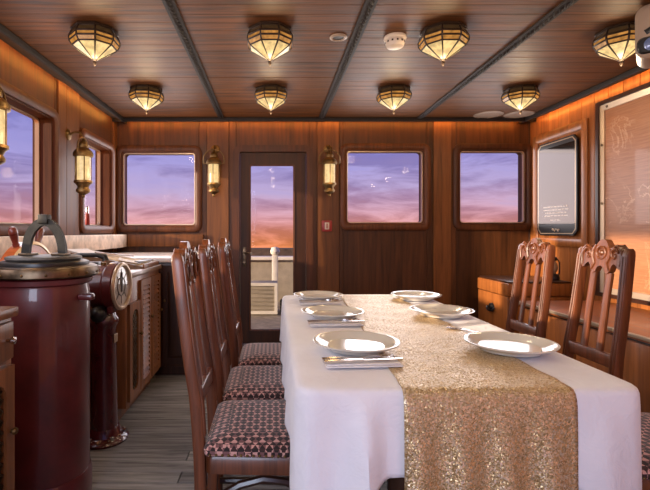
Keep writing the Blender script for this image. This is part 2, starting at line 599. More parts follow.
big = lambda hs, g: [(h[0] - g, h[1] + g, h[2] - g, h[3] + g) for h in hs]
hb = big(WIN['back'], 0.03)
boards('back', [(XL, -0.66), (0.66, 1.60), (1.78, XR)], 0.10, ZC, 'panel', hb)
boards('back', [(-0.66, -0.44), (0.44, 0.66), (1.60, 1.78)], 0.10, ZC, 'pil', hb, proud=0.012)
boards('back', [(-0.44, 0.44)], 0.0, ZC, 'panel', hb)
hl = big(WIN['left'], 0.03)
us = [YF, -0.6, 0.1, 0.7, 2.05, 2.2, 2.45, 3.27, 3.40, 3.62, 4.40, YB]
for i, (a, c) in enumerate(zip(us, us[1:])):
    boards('left', [(a, c)], 0.10, ZC, 'pil' if c - a < 0.3 else 'panel', hl, proud=0.012 if c - a < 0.3 else 0.0)
n = 40
for i in range(n):
    a = YF + (YB - YF) * i / n
    boards('right', [(a, a + (YB - YF) / n)], 0.10, ZC, 'orange', [], name='board')

for w, lo, hi in (('back', XL, -0.44), ('back', 0.44, XR), ('left', YF, YB), ('right', YF, YB)):
    b = B(MW[w]); b.box(lo, hi, 0.0, 0.11, 0.001, 0.022, 0.004)
    struct(b.obj('baseboard_' + w, 'dark'))

# cornice with a hidden amber LED strip behind its lip
for k, w in enumerate(('back', 'left', 'right')):
    lo, hi = (XL, XR) if w == 'back' else (YF, YB)
    b = B(MW[w])
    b.box(lo, hi, ZC - 0.040, ZC - 0.001, 0.090, 0.112, 0.004)
    b.box(lo, hi, ZC - 0.010, ZC - 0.001, 0.002, 0.090)
    cr = struct(b.obj('trim_%d' % (4 + k), 'beam'))
    b = B(MW[w]); b.box(lo + 0.12, hi - 0.12, ZC - 0.032, ZC - 0.016, 0.084, 0.0895)
    b.obj('light_strip', 'led', cr)


# ------------------------------------------------------------------ windows and door
def window(num, w, u0, u1, v0, v1, matn='frame', casing=0.062):
    b = B(MW[w])
    o0 = rr(u0 - casing, u1 + casing, v0 - casing, v1 + casing, 0.075)
    o1 = rr(u0 - casing + 0.012, u1 + casing - 0.012, v0 - casing + 0.012, v1 + casing - 0.012, 0.068)
    i1 = rr(u0 - 0.014, u1 + 0.014, v0 - 0.014, v1 + 0.014, 0.045)
    i0 = rr(u0 + 0.001, u1 - 0.001, v0 + 0.001, v1 - 0.001, 0.035)
    if w == 'back' and num == 3:   # the casing runs into the corner
        clip = lambda L_: [(min(x, XR - 0.002), y) for x, y in L_]
        o0, o1, i1, i0 = map(clip, (o0, o1, i1, i0))
    b.loft([at(o0, 0.0005), at(o0, 0.022), at(o1, 0.032), at(i1, 0.032), at(i0, 0.020), at(i0, 0.0005)], cyc=True)
    win = struct(b.obj('window_%d' % num, matn))
    # reveal lining the depth of the wall
    b = B(MW[w])
    r1 = rr(u0 + 0.001, u1 - 0.001, v0 + 0.001, v1 - 0.001, 0.035)
    r2_ = rr(u0 + 0.010, u1 - 0.010, v0 + 0.010, v1 - 0.010, 0.032)
    b.loft([at(r1, 0.0), at(r1, -TH + 0.01), at(r2_, -TH + 0.01), at(r2_, 0.0)], cyc=True)
    b.obj('window_lining', matn, win)
    # slim metal sash and the pane
    g = 0.075 if w == 'back' else 0.0
    b = B(MW[w])
    s1_ = rr(u0 + 0.008, u1 - 0.008, v0 + 0.008, v1 - 0.008, 0.034)
    s2_ = rr(u0 + 0.019, u1 - 0.019, v0 + 0.019, v1 - 0.019, 0.028)
    b.loft([at(s1_, -0.115 + g), at(s1_, -0.085 + g), at(s2_, -0.085 + g), at(s2_, -0.115 + g)], cyc=True)
    b.obj('window_sash', 'silver', win)
    b = B(MW[w]); b.prism(rr(u0 + 0.016, u1 - 0.016, v0 + 0.016, v1 - 0.016, 0.03), -0.103 + g, -0.098 + g)
    b.obj('window_pane', 'glass', win)
    return win


struct(window(1, 'back', *WIN['back'][0]), 'square rounded window in the back wall left of the door')
struct(window(2, 'back', *WIN['back'][1]), 'square rounded window in the back wall right of the door')
struct(window(3, 'back', *WIN['back'][2]), 'square rounded window in the back wall beside the glass plaque')
struct(window(4, 'left', *WIN['left'][1]), 'wide window in the left wall behind the steering wheel')
struct(window(5, 'left', *WIN['left'][2]), 'narrow window in the left wall behind the wall lantern')
struct(window(6, 'left', *WIN['left'][0]), 'unseen left wall window nearest the camera, added to let sun in')  # out of view, put in for sun and light from the left

# glazed door in the back wall, with a rounded casing
b = B(MW['back'])
def uarch(u0, u1, v1, r, n=6):
    pts = [(u1, 0.0)]
    for cx, a0 in ((u1 - r, 0), (u0 + r, PI / 2)):
        for i in range(n + 1):
            a = a0 + PI / 2 * i / n
            pts.append((cx + r * cos(a), v1 - r + r * sin(a)))
    pts.append((u0, 0.0))
    return pts
oA, iA = uarch(-0.40, 0.40, 1.995, 0.09), uarch(-0.334, 0.334, 1.929, 0.02)
b.loft([at(oA, 0.0005), at(oA, 0.030), at(iA, 0.030), at(iA, -TH)], caps=False, closed=False)
door = struct(b.obj('door_1', 'frame'), 'dark glazed wooden door in the back wall')
b = B(MW['back'])
lo_, li_ = rr(-0.328, 0.328, 0.012, 1.922, 0.004), rr(-0.235, 0.215, 0.14, 1.805, 0.012)
b.loft([at(lo_, -0.055), at(lo_, -0.015), at(li_, -0.015), at(li_, -0.055)], cyc=True)
leaf = b.obj('door_leaf', 'door', door)
b = B(MW['back'])
l2_, l3_ = rr(-0.237, 0.217, 0.138, 1.807, 0.012), rr(-0.222, 0.202, 0.153, 1.792, 0.012)
b.loft([at(l2_, -0.030), at(l2_, -0.008), at(l3_, -0.012), at(l3_, -0.030)], cyc=True)
b.obj('glazing_bead', 'frame', leaf)
b = B(MW['back']); b.prism(rr(-0.234, 0.214, 0.141, 1.804, 0.012), -0.040, -0.035)
b.obj('door_pane', 'glass', leaf)
b = B(MW['back'])
b.box(-0.302, -0.268, 0.78, 0.98, -0.016, -0.010, 0.003)
b.tube([(-0.285, 0.92, -0.012), (-0.285, 0.92, 0.035), (-0.285, 0.92, 0.042)], [0.010, 0.010, 0.006], 10)
b.tube([(-0.285, 0.92, 0.036), (-0.25, 0.922, 0.040), (-0.205, 0.915, 0.036)], [0.008, 0.008, 0.006], 8)
b.tube([(-0.285, 0.83, -0.012), (-0.285, 0.83, 0.012)], 0.014, 12)
b.obj('door_handle', 'bronze', leaf)

# ledge boxes under the left windows, wood band under the left back window
b = B(MW['left']); b.box(1.2, YB - 0.03, 0.98, 1.105, 0.004, 0.12, 0.006)
struct(b.obj('trim_7', 'cream'), 'cream painted ledge under the left windows')
b = B(MW['back']); b.box(XL + 0.13, -0.69, 0.985, 1.105, 0.002, 0.05, 0.006)
struct(b.obj('trim_8', 'pil'), 'wooden ledge under the left back window')

# ------------------------------------------------------------------ outside, seen through the door
b = B(); b.box(-3.5, 4.5, YB + TH + 0.002, 8.3, -0.06, 0.0)
deck = struct(b.obj('deck', 'ext_deck'), 'pale outer deck beyond the glazed door')
b = B(); b.box(-3.5, 4.5, 7.25, 7.35, 0.001, 0.68, 0.01)
bw = tag(b.obj('bulwark', 'ext_grey'), 'low grey bulwark at the edge of the deck beyond the door', 'bulwark')
b = B(); b.box(-3.5, 4.5, 7.17, 7.43, 0.68, 0.735, 0.012)
b.obj('capping_rail', 'ext_white', bw)
for x in (-0.75, 0.9, 1.9):
    b = B(); b.box(x - 0.02, x + 0.02, 7.12, 7.25, 0.0, 0.66)
    b.obj('stiffener', 'ext_white', bw)
root = thing('mooring_post', 'white mooring post standing before the bulwark beyond the door', 'post', (0.03, 6.75, 0.0))
b = B(); b.box(-0.045, 0.045, -0.04, 0.04, 0.001, 0.80, 0.01); b.obj('shaft', 'ext_white', root)
b = B(); b.lathe([(0.03, 0.80), (0.06, 0.80), (0.075, 0.84), (0.05, 0.90), (0.0, 0.91)], 14); b.obj('post_cap', 'ext_white', root)
root = thing('deck_box', 'pale slatted deck box outside the left half of the door', 'box', (-0.18, 6.1, 0.0))
b = B(); b.box(-0.24, 0.24, 0.0, 0.3, 0.002, 0.44, 0.006); b.obj('box_body', 'ext_grey', root)
b = B(); b.loft([at(rr(-0.24, 0.24, 0.02, 0.44, 0.005), 0), at(rr(-0.24, 0.24, 0.02, 0.44, 0.005), 0.02), at(rr(-0.20, 0.20, 0.06, 0.40, 0.005), 0.02), at(rr(-0.20, 0.20, 0.06, 0.40, 0.005), 0)], cyc=True)
for vv in b.bm.verts: vv.co = Vector((vv.co.x, -vv.co.z, vv.co.y))
b.obj('box_frame', 'ext_white', root)
for k in range(6):
    b = B(); b.box(-0.20, 0.20, -0.012, -0.001, 0.08 + k * 0.054, 0.08 + k * 0.054 + 0.032)
    b.obj('slat', 'ext_grey', root)
root = thing('coiled_rope', 'dark rope coil on the outer deck beside the mooring post', 'rope', (0.27, 6.3, 0.0))
for k in range(4):
    b = B(); b.tube([(0.15 * cos(a * PI / 12), 0.15 * sin(a * PI / 12), 0.028 + 0.045 * k) for a in range(24)], 0.026, 7, closed=True)
    b.obj('rope_turn', 'iron', root)
b = B(); b.box(-30, 30, 17, 18, -3.0, 0.50, 0.05)
tag(b.obj('quay', 'quay'), 'dark quay wall across the water beyond the door', 'quay')
b = B(); b.box(-45, 45, 8.3, 60, -3.2, -3.0)
struct(b.obj('sea', 'sea'), 'water beyond the deck')

# ------------------------------------------------------------------ dining table, cloth, runner
TX0, TX1, TY0, TY1, TZ = 0.064, 0.876, 1.06, 2.64, 0.752
root = thing('dining_table', 'long dining table hidden under the white cloth', 'table', ((TX0 + TX1) / 2, (TY0 + TY1) / 2, 0))
hx, hy = (TX1 - TX0) / 2, (TY1 - TY0) / 2
b = B(); b.prism(rr(-hx, hx, -hy, hy, 0.05), TZ - 0.035, TZ); b.obj('tabletop', 'dark', root)
b = B()
b.loft([at(rr(-hx + 0.09, hx - 0.09, -hy + 0.09, hy - 0.09, 0.01), z_) for z_ in (TZ - 0.12, TZ - 0.036)] + [at(rr(-hx + 0.12, hx - 0.12, -hy + 0.12, hy - 0.12, 0.01), z_) for z_ in (TZ - 0.036, TZ - 0.12)], cyc=True)
b.obj('apron', 'dark', root)
for sx_ in (-1, 1):
    for sy_ in (-1, 1):
        b = B(); b.lathe([(0.03, 0.0), (0.036, 0.03), (0.025, 0.06), (0.04, 0.22), (0.028, 0.36), (0.042, 0.40), (0.042, TZ - 0.121)], 14, (sx_ * (hx - 0.28), sy_ * (hy - 0.13), 0))
        b.obj('leg', 'dark', root)

PER = []   # perimeter samples: point, outward normal, arc position
def perim(n=420, rc=0.05):
    sx_, sy_ = 2 * hx - 2 * rc, 2 * hy - 2 * rc
    segs = [('l', (hx, -hy + rc), (hx, hy - rc), (1, 0)), ('c', (hx - rc, hy - rc), 0), ('l', (hx - rc, hy), (-hx + rc, hy), (0, 1)), ('c', (-hx + rc, hy - rc), PI / 2),
            ('l', (-hx, hy - rc), (-hx, -hy + rc), (-1, 0)), ('c', (-hx + rc, -hy + rc), PI), ('l', (-hx + rc, -hy), (hx - rc, -hy), (0, -1)), ('c', (hx - rc, -hy + rc), 1.5 * PI)]
    res = []
    for s in segs:
        if s[0] == 'l':
            ln_ = math.dist(s[1], s[2]); k = int(ln_ / 0.014)
            for i in range(k):
                f_ = i / k
                res.append(((s[1][0] + (s[2][0] - s[1][0]) * f_, s[1][1] + (s[2][1] - s[1][1]) * f_), s[3]))
        else:
            for i in range(8):
                a = s[2] + PI / 2 * i / 8
                res.append(((s[1][0] + rc * cos(a), s[1][1] + rc * sin(a)), (cos(a), sin(a))))
    return res


PER = perim()
arc = 0.0
loops = {}
cx_, cy_ = (TX0 + TX1) / 2, (TY0 + TY1) / 2
corners = [(sx_ * hx, sy_ * hy) for sx_ in (-1, 1) for sy_ in (-1, 1)]
prof_edge = [(-0.03, 0.007), (-0.012, 0.007), (0.000, 0.0055), (0.006, 0.001), (0.009, -0.008)]
drops = [0.02, 0.04, 0.065, 0.09, 0.12, 0.15, 0.18, 0.21, 0.235, 0.25]
rings = [[] for _ in range(len(prof_edge) + len(drops))]
prev = None
for (px, py), (nx, ny) in PER:
    if prev: arc += math.dist(prev, (px, py))
    prev = (px, py)
    cdist = min(math.dist((px, py), c) for c in corners)
    corner = math.exp(-(cdist / 0.13) ** 2)
    wx = px + cx_
    in_run = (1 if ny < -0.5 else 0) * max(0.0, min(1.0, (0.222 - abs(wx - 0.50)) / 0.02))
    near = 1.0 if ny < -0.3 else 0.0
    side = 1.0 if abs(nx) > 0.7 else 0.0
    # soft pleats: rounded ridges with narrow valleys between them
    ph = arc * (44 if near else 31) + 1.2 * sin(arc * 9.1) + 0.9
    wav = (1 - abs(sin(ph / 2)) ** 1.3) * (0.75 + 0.25 * sin(arc * 17.3 + 1))
    amp = (0.062 - 0.020 * corner) * (1 - in_run) * (0.28 if side else 1.0)
    D = 0.178 + (0.17 if py < 0 else 0.03) * corner + 0.010 * sin(arc * 23)
    for k, (o_, dz) in enumerate(prof_edge):
        rings[k].append((px + nx * o_, py + ny * o_, TZ + dz))
    for k, d in enumerate(drops):
        f_ = d / drops[-1]
        o_ = 0.010 + amp * wav * (f_ ** 0.6) + 0.004 * f_
        rings[len(prof_edge) + k].append((px + nx * o_, py + ny * o_, TZ - 0.008 - D * f_))
b = B()
b.loft(rings, caps=False)
b.bm.verts.ensure_lookup_table()
b.bm.faces.new(b.bm.verts[:len(PER)])
cloth = b.obj('tablecloth', 'cloth', None, (cx_, cy_, 0), smooth=60)
so = cloth.modifiers.new('thickness', 'SOLIDIFY'); so.thickness = 0.0022; so.offset = 1
tag(cloth, 'white linen tablecloth draped over the long dining table', 'tablecloth')

# runner: up from the far drop, along the top, over the near edge and down
def runner_x(y_):
    f_ = (y_ - 1.04) / 1.6
    f_ = max(0.0, min(1.0, f_))
    return 0.302 + 0.085 * f_, 0.702 - 0.005 * f_
zt = TZ + 0.0115
path = [(TY1 + 0.020, 0.60), (TY1 + 0.020, 0.70), (TY1 + 0.017, TZ - 0.01), (TY1 + 0.010, TZ + 0.006), (TY1 - 0.005, zt)]
for i in range(1, 60):
    path.append((TY1 - 0.005 + (TY0 + 0.005 - TY1 + 0.005) * i / 60, zt))
path += [(TY0 + 0.005, zt), (TY0 - 0.007, TZ + 0.0095), (TY0 - 0.015, TZ + 0.003), (TY0 - 0.020, TZ - 0.010)]
for i in range(1, 26):
    path.append((TY0 - 0.022 - 0.004 * i / 25, TZ - 0.010 - 0.44 * i / 25))
b = B()
nu = 44
grid = []
for (y_, z_) in path:
    x0, x1 = runner_x(y_)
    drop = max(0.0, TZ - 0.02 - z_)
    rw = []
    for i in range(nu + 1):
        f_ = i / nu
        x = x0 + (x1 - x0) * f_
        wv = 0.5 + 0.5 * sin(x * 62 + 0.6 * sin(z_ * 9))
        yy = y_ - (0.020 * wv * min(1, drop / 0.2) if y_ < 1.5 else 0)
        zz = z_ + (0.0016 * (1 + sin(y_ * 37 + 2 * sin(x * 15))) * (1 if drop == 0 and 1.1 < y_ < 2.6 else 0))
        rw.append((x - cx_, yy - cy_, zz))
    grid.append(rw)
b.loft(grid, caps=False, closed=False)
run = b.obj('table_runner', 'sequin', None, (cx_, cy_, 0), smooth=70)
so = run.modifiers.new('thickness', 'SOLIDIFY'); so.thickness = 0.002; so.offset = 0
tag(run, 'gold sequined runner laid along the middle of the white tablecloth', 'runner')

# ------------------------------------------------------------------ plates, napkins, cutlery
ZT = TZ + 0.0075
def plate_mesh(root_):
    b = B()
    R = 0.132
    b.lathe([(0.0, 0.004), (0.075, 0.004), (0.078, 0.0), (0.086, 0.0), (0.090, 0.006), (0.120, 0.017), (R, 0.023), (R + 0.001, 0.026), (R - 0.003, 0.027),
             (0.118, 0.0225), (0.094, 0.013), (0.088, 0.010), (0.080, 0.009), (0.0, 0.009)], 48)
    return b.obj('dish', 'china', root_, smooth=50)


plates = [((0.258, 1.40), 'white dinner plate at the near left place, nearest the camera on that side'),
          ((0.256, 1.93), 'white dinner plate at the middle left place setting'),
          ((0.245, 2.44), 'white dinner plate at the far left place by the door end'),
          ((0.728, 1.385), 'white dinner plate at the near right place, half on the runner'),
          ((0.735, 1.965), 'white dinner plate at the middle right place before the carved chair'),
          ((0.775, 2.44), 'white dinner plate at the far right place near the window wall')]
for i, ((x, y), lb) in enumerate(plates):
    pr = thing('dinner_plate', lb, 'plate', (x, y, ZT + 0.0055 + 0.0035), 0, 'dinner plates on the long table')
    if i == 0:
        dish = plate_mesh(pr)
        b = B(); b.lathe([(0.0, 0.0092), (0.086, 0.0100), (0.0865, 0.0112), (0.083, 0.0112), (0.0, 0.0100)], 40)
        well = b.obj('inner_well', 'china', pr)
    else:
        linked(dish, pr); linked(well, pr)


def fork_parts(root_):
    b = B()
    b.tube([(-0.105, 0, 0.004), (-0.06, 0, 0.006), (0.0, 0, 0.005), (0.03, 0, 0.008)], [0.0065, 0.0055, 0.003, 0.003], 8, sec=[(1.2, 0.3), (1.2, -0.3), (-1.2, -0.3), (-1.2, 0.3)])
    h_ = b.obj('handle', 'steel', root_)
    b = B()
    b.tube([(0.028, 0, 0.008), (0.045, 0, 0.009), (0.058, 0, 0.007)], [0.004, 0.012, 0.013], 8, sec=[(1, 0.12), (1, -0.12), (-1, -0.12), (-1, 0.12)])
    for k in range(4):
        o_ = -0.0105 + 0.007 * k
        b.tube([(0.056, o_, 0.007), (0.080, o_, 0.0055), (0.100, o_ * 0.95, 0.009)], [0.002, 0.002, 0.0012], 6)
    return h_, b.obj('tines', 'steel', root_)


def knife_parts(root_):
    b = B()
    b.tube([(-0.11, 0, 0.005), (-0.06, 0, 0.006), (0.0, 0, 0.006)], [0.0075, 0.007, 0.0055], 8, sec=[(1, 0.45), (1, -0.45), (-1, -0.45), (-1, 0.45)])
    h_ = b.obj('handle', 'steel', root_)
    b = B()
    b.prism([(-0.002, -0.004), (0.09, -0.008), (0.112, -0.004), (0.116, 0.004), (0.0, 0.005)], 0.0045, 0.0065)
    return h_, b.obj('blade', 'steel', root_)


def napkin_mesh(root_):
    """a folded napkin: three soft layers"""
    lay = []
    for k in range(2):
        b = B(); b.box(-0.105 + 0.003 * k, 0.105 - 0.005 * k, -0.034 + 0.004 * k, 0.034 - 0.002 * k, 0.001 + 0.005 * k, 0.0058 + 0.005 * k, 0.002, 2)
        lay.append(b.obj('fold', 'linen', root_))
    return lay


nap = frk = knf = None
zN = ZT + 0.0058
sets = [(0.245, 1.238, 0.06, 'near left place'), (0.245, 1.765, 0.04, 'middle left place setting'), (0.24, 2.285, 0.03, 'far left place by the door end')]
for x, y, rz, lb in sets:
    r_ = thing('folded_napkin', 'white folded napkin under cutlery at the ' + lb, 'napkin', (x, y, zN), rz, 'folded napkins')
    f_ = thing('dinner_fork', 'silver fork lying on the napkin at the ' + lb, 'fork', (x - 0.005, y + 0.013, zN + 0.0110), rz + 0.05, 'forks on the table')
    k_ = thing('table_knife', 'silver knife lying on the napkin at the ' + lb, 'knife', (x, y - 0.014, zN + 0.0110), rz + 0.10, 'knives on the table')
    if nap is None:
        nap, frk, knf = napkin_mesh(r_), fork_parts(f_), knife_parts(k_)
    else:
        for s in nap: linked(s, r_)
        for s in frk: linked(s, f_)
        for s in knf: linked(s, k_)
f_ = thing('dinner_fork', 'silver fork on bare cloth behind the near right plate', 'fork', (0.735, 1.640, ZT + 0.002), PI * 0.78, 'forks on the table')
for s in frk: linked(s, f_)
k_ = thing('table_knife', 'silver knife on bare cloth behind the near right plate', 'knife', (0.80, 1.585, ZT + 0.002), PI * 0.98, 'knives on the table')
for s in knf: linked(s, k_)


# ------------------------------------------------------------------ carved chairs (front is +X)
HW = 0.150      # half width between the post centres at the back
def back_x(z):
    pts = [(0.0, -0.235), (0.30, -0.222), (0.42, -0.225), (0.60, -0.238), (0.74, -0.262), (0.905, -0.283), (1.07, -0.302), (1.12, -0.308)]
    for (z0, x0), (z1, x1) in zip(pts, pts[1:]):
        if z <= z1: return x0 + (x1 - x0) * (z - z0) / (z1 - z0)
    return pts[-1][1]


def half_w(z):
    return HW - 0.018 * max(0.0, (z - 0.45) / 0.6)


def build_chair(label):
    root = thing('dining_chair', label, 'chair', (0, 0, 0), 0, 'carved dining chairs')
    for s in (-1, 1):
        b = B()
        zs = [0.0, 0.12, 0.24, 0.36, 0.45, 0.54, 0.62, 0.70, 0.78, 0.86, 0.94, 1.0, 1.035]
        lps = []
        for z in zs:
            hx_, hy_ = 0.019, 0.0165
            if z < 0.1: hx_ = 0.018
            lps.append([(back_x(z) + p, s * half_w(z) + q, z) for p, q in rr(-hx_, hx_, -hy_, hy_, 0.006, 2)])
        for z, k in ((1.052, 0.9), (1.062, 0.6)):
            lps.append([(back_x(z) + p * k, s * half_w(z) + q * k, z) for p, q in rr(-0.019, 0.019, -0.0165, 0.0165, 0.006, 2)])
        b.loft(lps)
        # reeded front faces
        for o_ in (-0.008, 0.008):
            b.tube([(back_x(z) + 0.019, s * half_w(z) + o_, z) for z in (0.5, 0.6, 0.7, 0.8, 0.9, 1.0, 1.03)], 0.0045, 6)
        b.obj('back_post', 'chair', root)
    # crest: scalloped and pierced outline, leaning with the posts
    half = [(y * 0.80, z) for y, z in [(0.0, 1.098), (0.018, 1.096), (0.030, 1.088), (0.044, 1.074), (0.062, 1.062), (0.078, 1.060), (0.090, 1.068), (0.106, 1.076), (0.124, 1.072), (0.138, 1.058), (0.152, 1.046),
            (0.156, 1.010), (0.154, 0.985), (0.142, 0.972), (0.126, 0.976), (0.112, 0.990), (0.096, 0.996), (0.080, 0.984), (0.070, 0.962), (0.052, 0.950), (0.036, 0.958), (0.022, 0.978), (0.0, 0.984)]]
    outl = half + [(-y, z) for y, z in half[-2:0:-1]]
    b = B()
    lp = lambda off, k=1.0: [(back_x(z) + off, y * k, z) for y, z in outl]
    b.loft([lp(-0.012), lp(0.010), lp(0.014, 0.985)])
    crest = b.obj('crest_rail', 'chair', root, smooth=30)
    b = B()
    for face in (1, -1):
        X = lambda z: back_x(z) + (0.016 if face > 0 else -0.013)
        b.tube([(X(1.045), 0.026 * cos(a * PI / 8), 1.04 + 0.026 * sin(a * PI / 8)) for a in range(16)], 0.0055, 6, closed=True)
        b.lathe([(0.0, -0.006), (0.011, -0.003), (0.0135, 0.0), (0.011, 0.003), (0.0, 0.008)], 10, (X(1.04), 0, 1.04), 'X')
        for s in (-1, 1):
            b.tube([(X(1.03), s * (0.078 + (0.026 - 0.0022 * a) * cos(a * 0.62 + 0.4)), 1.032 + (0.030 - 0.0022 * a) * sin(a * 0.62 + 0.4)) for a in range(12)], [0.0065 - 0.0003 * a for a in range(12)], 6)
            b.tube([(X(z), s * y, z) for y, z in ((0.035, 1.075), (0.050, 1.050), (0.052, 1.025), (0.038, 0.995), (0.052, 0.966))], [0.003, 0.006, 0.007, 0.006, 0.003], 6)
            b.tube([(X(z), s * y * 0.8, z) for y, z in ((0.060, 1.058), (0.085, 1.060), (0.110, 1.072), (0.136, 1.056), (0.148, 1.020), (0.140, 0.985))], [0.003, 0.005, 0.0065, 0.0065, 0.005, 0.003], 6)
    b.obj('carving', 'chair', crest)
    # lower back rail, two splats
    b = B()
    b.loft([[(back_x(0.60) + p, s * (half_w(0.6) - 0.015), 0.60 + q) for p, q in rr(-0.011, 0.013, -0.028, 0.028, 0.006, 2)] for s in (-1, 1)])
    b.obj('lower_back_rail', 'chair', root)
    for s in (-1, 1):
        b = B()
        lps = []
        for z in (0.62, 0.68, 0.75, 0.82, 0.89, 0.955):
            yy = s * (0.048 - 0.004 * (z - 0.62))
            lps.append([(back_x(z) + 0.004 * sin((z - 0.62) * 9) + p, yy + q, z) for p, q in rr(-0.007, 0.009, -0.017, 0.017, 0.005, 2)])
        b.loft(lps)
        b.obj('splat', 'chair', root)
    # seat frame and cushion
    def trap(z, g=0.0, r=0.02, front=0.215):
        pts = rr(-0.205 - g, front + g, -0.192 - g, 0.192 + g, r, 4)
        return [(x, y * (1.0 + 0.04 * (x / 0.2)), z) for x, y in pts]
    b = B()
    b.loft([trap(0.398), trap(0.44), trap(0.452, -0.006), trap(0.452, -0.03), trap(0.398, -0.03)], cyc=True)
    b.obj('seat_rail', 'chair', root)
    b = B()
    lps = [trap(0.4525, 0.004)]
    lps.append(trap(0.466, 0.007, 0.025))
    for k in range(1, 7):
        a = k / 6 * PI / 2
        lps.append(trap(0.466 + 0.036 * sin(a), 0.007 - 0.10 * (1 - cos(a)), 0.03))
    b.loft(lps)
    cush = b.obj('seat_cushion', 'fabric', root, smooth=60)
    b = B()
    for s in (-1, 1):
        for i in range(22):
            x = -0.19 + 0.395 * i / 21
            yy = s * (0.192 * (1 + 0.04 * x / 0.2) + 0.006)
            b.ball((x, yy, 0.4585), 0.0048, 4)
    b.obj('nail_heads', 'brass', cush)['kind'] = 'stuff'
    # front legs, arched braces, stretchers
    for s in (-1, 1):
        b = B()
        b.lathe([(0.016, 0.0), (0.022, 0.012), (0.018, 0.03), (0.014, 0.05), (0.020, 0.12), (0.015, 0.20), (0.022, 0.235), (0.016, 0.26), (0.019, 0.30), (0.024, 0.33), (0.024, 0.3979)], 12, (0.185, s * 0.170, 0))
        b.obj('front_leg', 'chair_dark', root)
        b = B()
        b.tube([(x, s * 0.174, z) for x, z in ((-0.215, 0.27), (-0.16, 0.325), (-0.10, 0.36), (-0.03, 0.378), (0.04, 0.370), (0.11, 0.335), (0.165, 0.28))], 0.013, 8)
        b.obj('arched_brace', 'chair_dark', root)
        b = B()
        b.tube([(-0.222, s * 0.174, 0.13), (-0.1, s * 0.173, 0.13), (0.0, s * 0.172, 0.13), (0.175, s * 0.170, 0.13)], [0.012, 0.014, 0.017, 0.012], 8)
        b.obj('side_stretcher', 'chair_dark', root)
    b = B(); b.tube([(0.0, -0.172, 0.13), (0.0, 0.0, 0.13), (0.0, 0.172, 0.13)], [0.010, 0.016, 0.010], 8)
    b.obj('cross_stretcher', 'chair_dark', root)
    b = B()
    b.tube([(0.185, y, z) for y, z in ((-0.165, 0.24), (-0.10, 0.30), (-0.04, 0.325), (0.0, 0.33), (0.04, 0.325), (0.10, 0.30), (0.165, 0.24))], 0.013, 8)
    b.obj('front_brace', 'chair_dark', root)
    return root


ch0 = build_chair('carved mahogany chair nearest the camera on the left side of the table')
ch0.location = (0.0, 1.545, 0)
copy_thing(ch0, (0.008, 1.985, 0), 0.0, 'carved mahogany chair in the middle of the left side of the table')
copy_thing(ch0, (0.036, 2.425, 0), 0.0, 'carved mahogany chair on the left of the table, closest to the door')
copy_thing(ch0, (1.148, 2.477, 0), PI, 'carved chair on the right side of the table, standing before the wooden chest')
copy_thing(ch0, (1.148, 1.962, 0), PI, 'carved chair on the right side of the table, before the tan engraved board')
copy_thing(ch0, (1.16, 1.43, 0), PI, 'carved chair cut by the right edge of the photo, only its patterned seat showing')

# ------------------------------------------------------------------ ceiling lamps
def oct_(r, z, n=8):
    return [(r * cos(PI / 8 + 2 * PI * i / n), r * sin(PI / 8 + 2 * PI * i / n), z) for i in range(n)]


LV = [(0.114, -0.012), (0.130, -0.046), (0.130, -0.070), (0.116, -0.094), (0.012, -0.162)]
def build_lamp(label, loc):
    root = thing('ceiling_lamp', label, 'lamp', loc, 0, 'stained glass ceiling lamps')
    b = B(); b.loft([oct_(0.124, 0.0), oct_(0.126, -0.010), oct_(0.118, -0.014)])
    b.obj('base_plate', 'came', root)
    names = ['band', 'amber', 'amber', 'warm']
    for r_ in range(4):
        A, C = oct_(*LV[r_]), oct_(*LV[r_ + 1])
        for i in range(8):
            j = (i + 1) % 8
            q = [Vector(A[i]), Vector(A[j]), Vector(C[j]), Vector(C[i])]
            c_ = sum(q, Vector()) / 4
            q = [c_ + (p - c_) * 0.985 for p in q]
            nrm = (q[1] - q[0]).cross(q[3] - q[0]).normalized() * 0.003
            b = B(); b.loft([[p - nrm * 0.5 for p in q], [p + nrm * 0.5 for p in q]])
            b.obj('glass_pane', names[r_], root, smooth=0)
    b = B()
    for r_, z_ in LV[:4]:
        P = oct_(r_, z_)
        b.tube([Vector(p) for p in P], 0.0058, 5, closed=True)
    for i in range(8):
        P = [oct_(r_, z_)[i] for r_, z_ in LV]
        b.tube(P, [0.0055, 0.006, 0.006, 0.0055, 0.003], 5)
    b.obj('lead_frame', 'came', root)
    b = B(); b.lathe([(0.0, -0.154), (0.015, -0.156), (0.017, -0.162), (0.008, -0.170), (0.010, -0.178), (0.006, -0.192), (0.0, -0.198)], 12)
    b.obj('finial', 'came', root)
    return root


LX = (-0.99, -0.017, 0.945, 1.935)
far_lb = ['above the left back window', 'above the glazed door', 'above the middle back window', 'in the right back corner']
near_lb = ['over the left wall windows', 'beside the small round spotlight', 'beside the smoke detector', 'half hidden by the projector']
lamp0 = None
ZL = ZC - 0.002
for rowi, (yy, lbs, pre) in enumerate(((3.52, far_lb, 'stained-glass ceiling lamp in the far row, '), (2.50, near_lb, 'stained-glass ceiling lamp in the near row, '))):
    for x, lb in zip(LX, lbs):
        if lamp0 is None:
            lamp0 = build_lamp(pre + lb, (x, yy, ZL)); r_ = lamp0
        else:
            r_ = copy_thing(lamp0, (x, yy, ZL), 0, pre + lb)
for yy in (3.52, 2.50, 1.45, 0.40):  # the last two rows are unseen, added to brighten the table
    for x in LX:
        lamp('bulb', 'POINT', (x, yy, ZL - 0.225), 4.5, (1.0, 0.76, 0.47), shadow_soft_size=0.05)
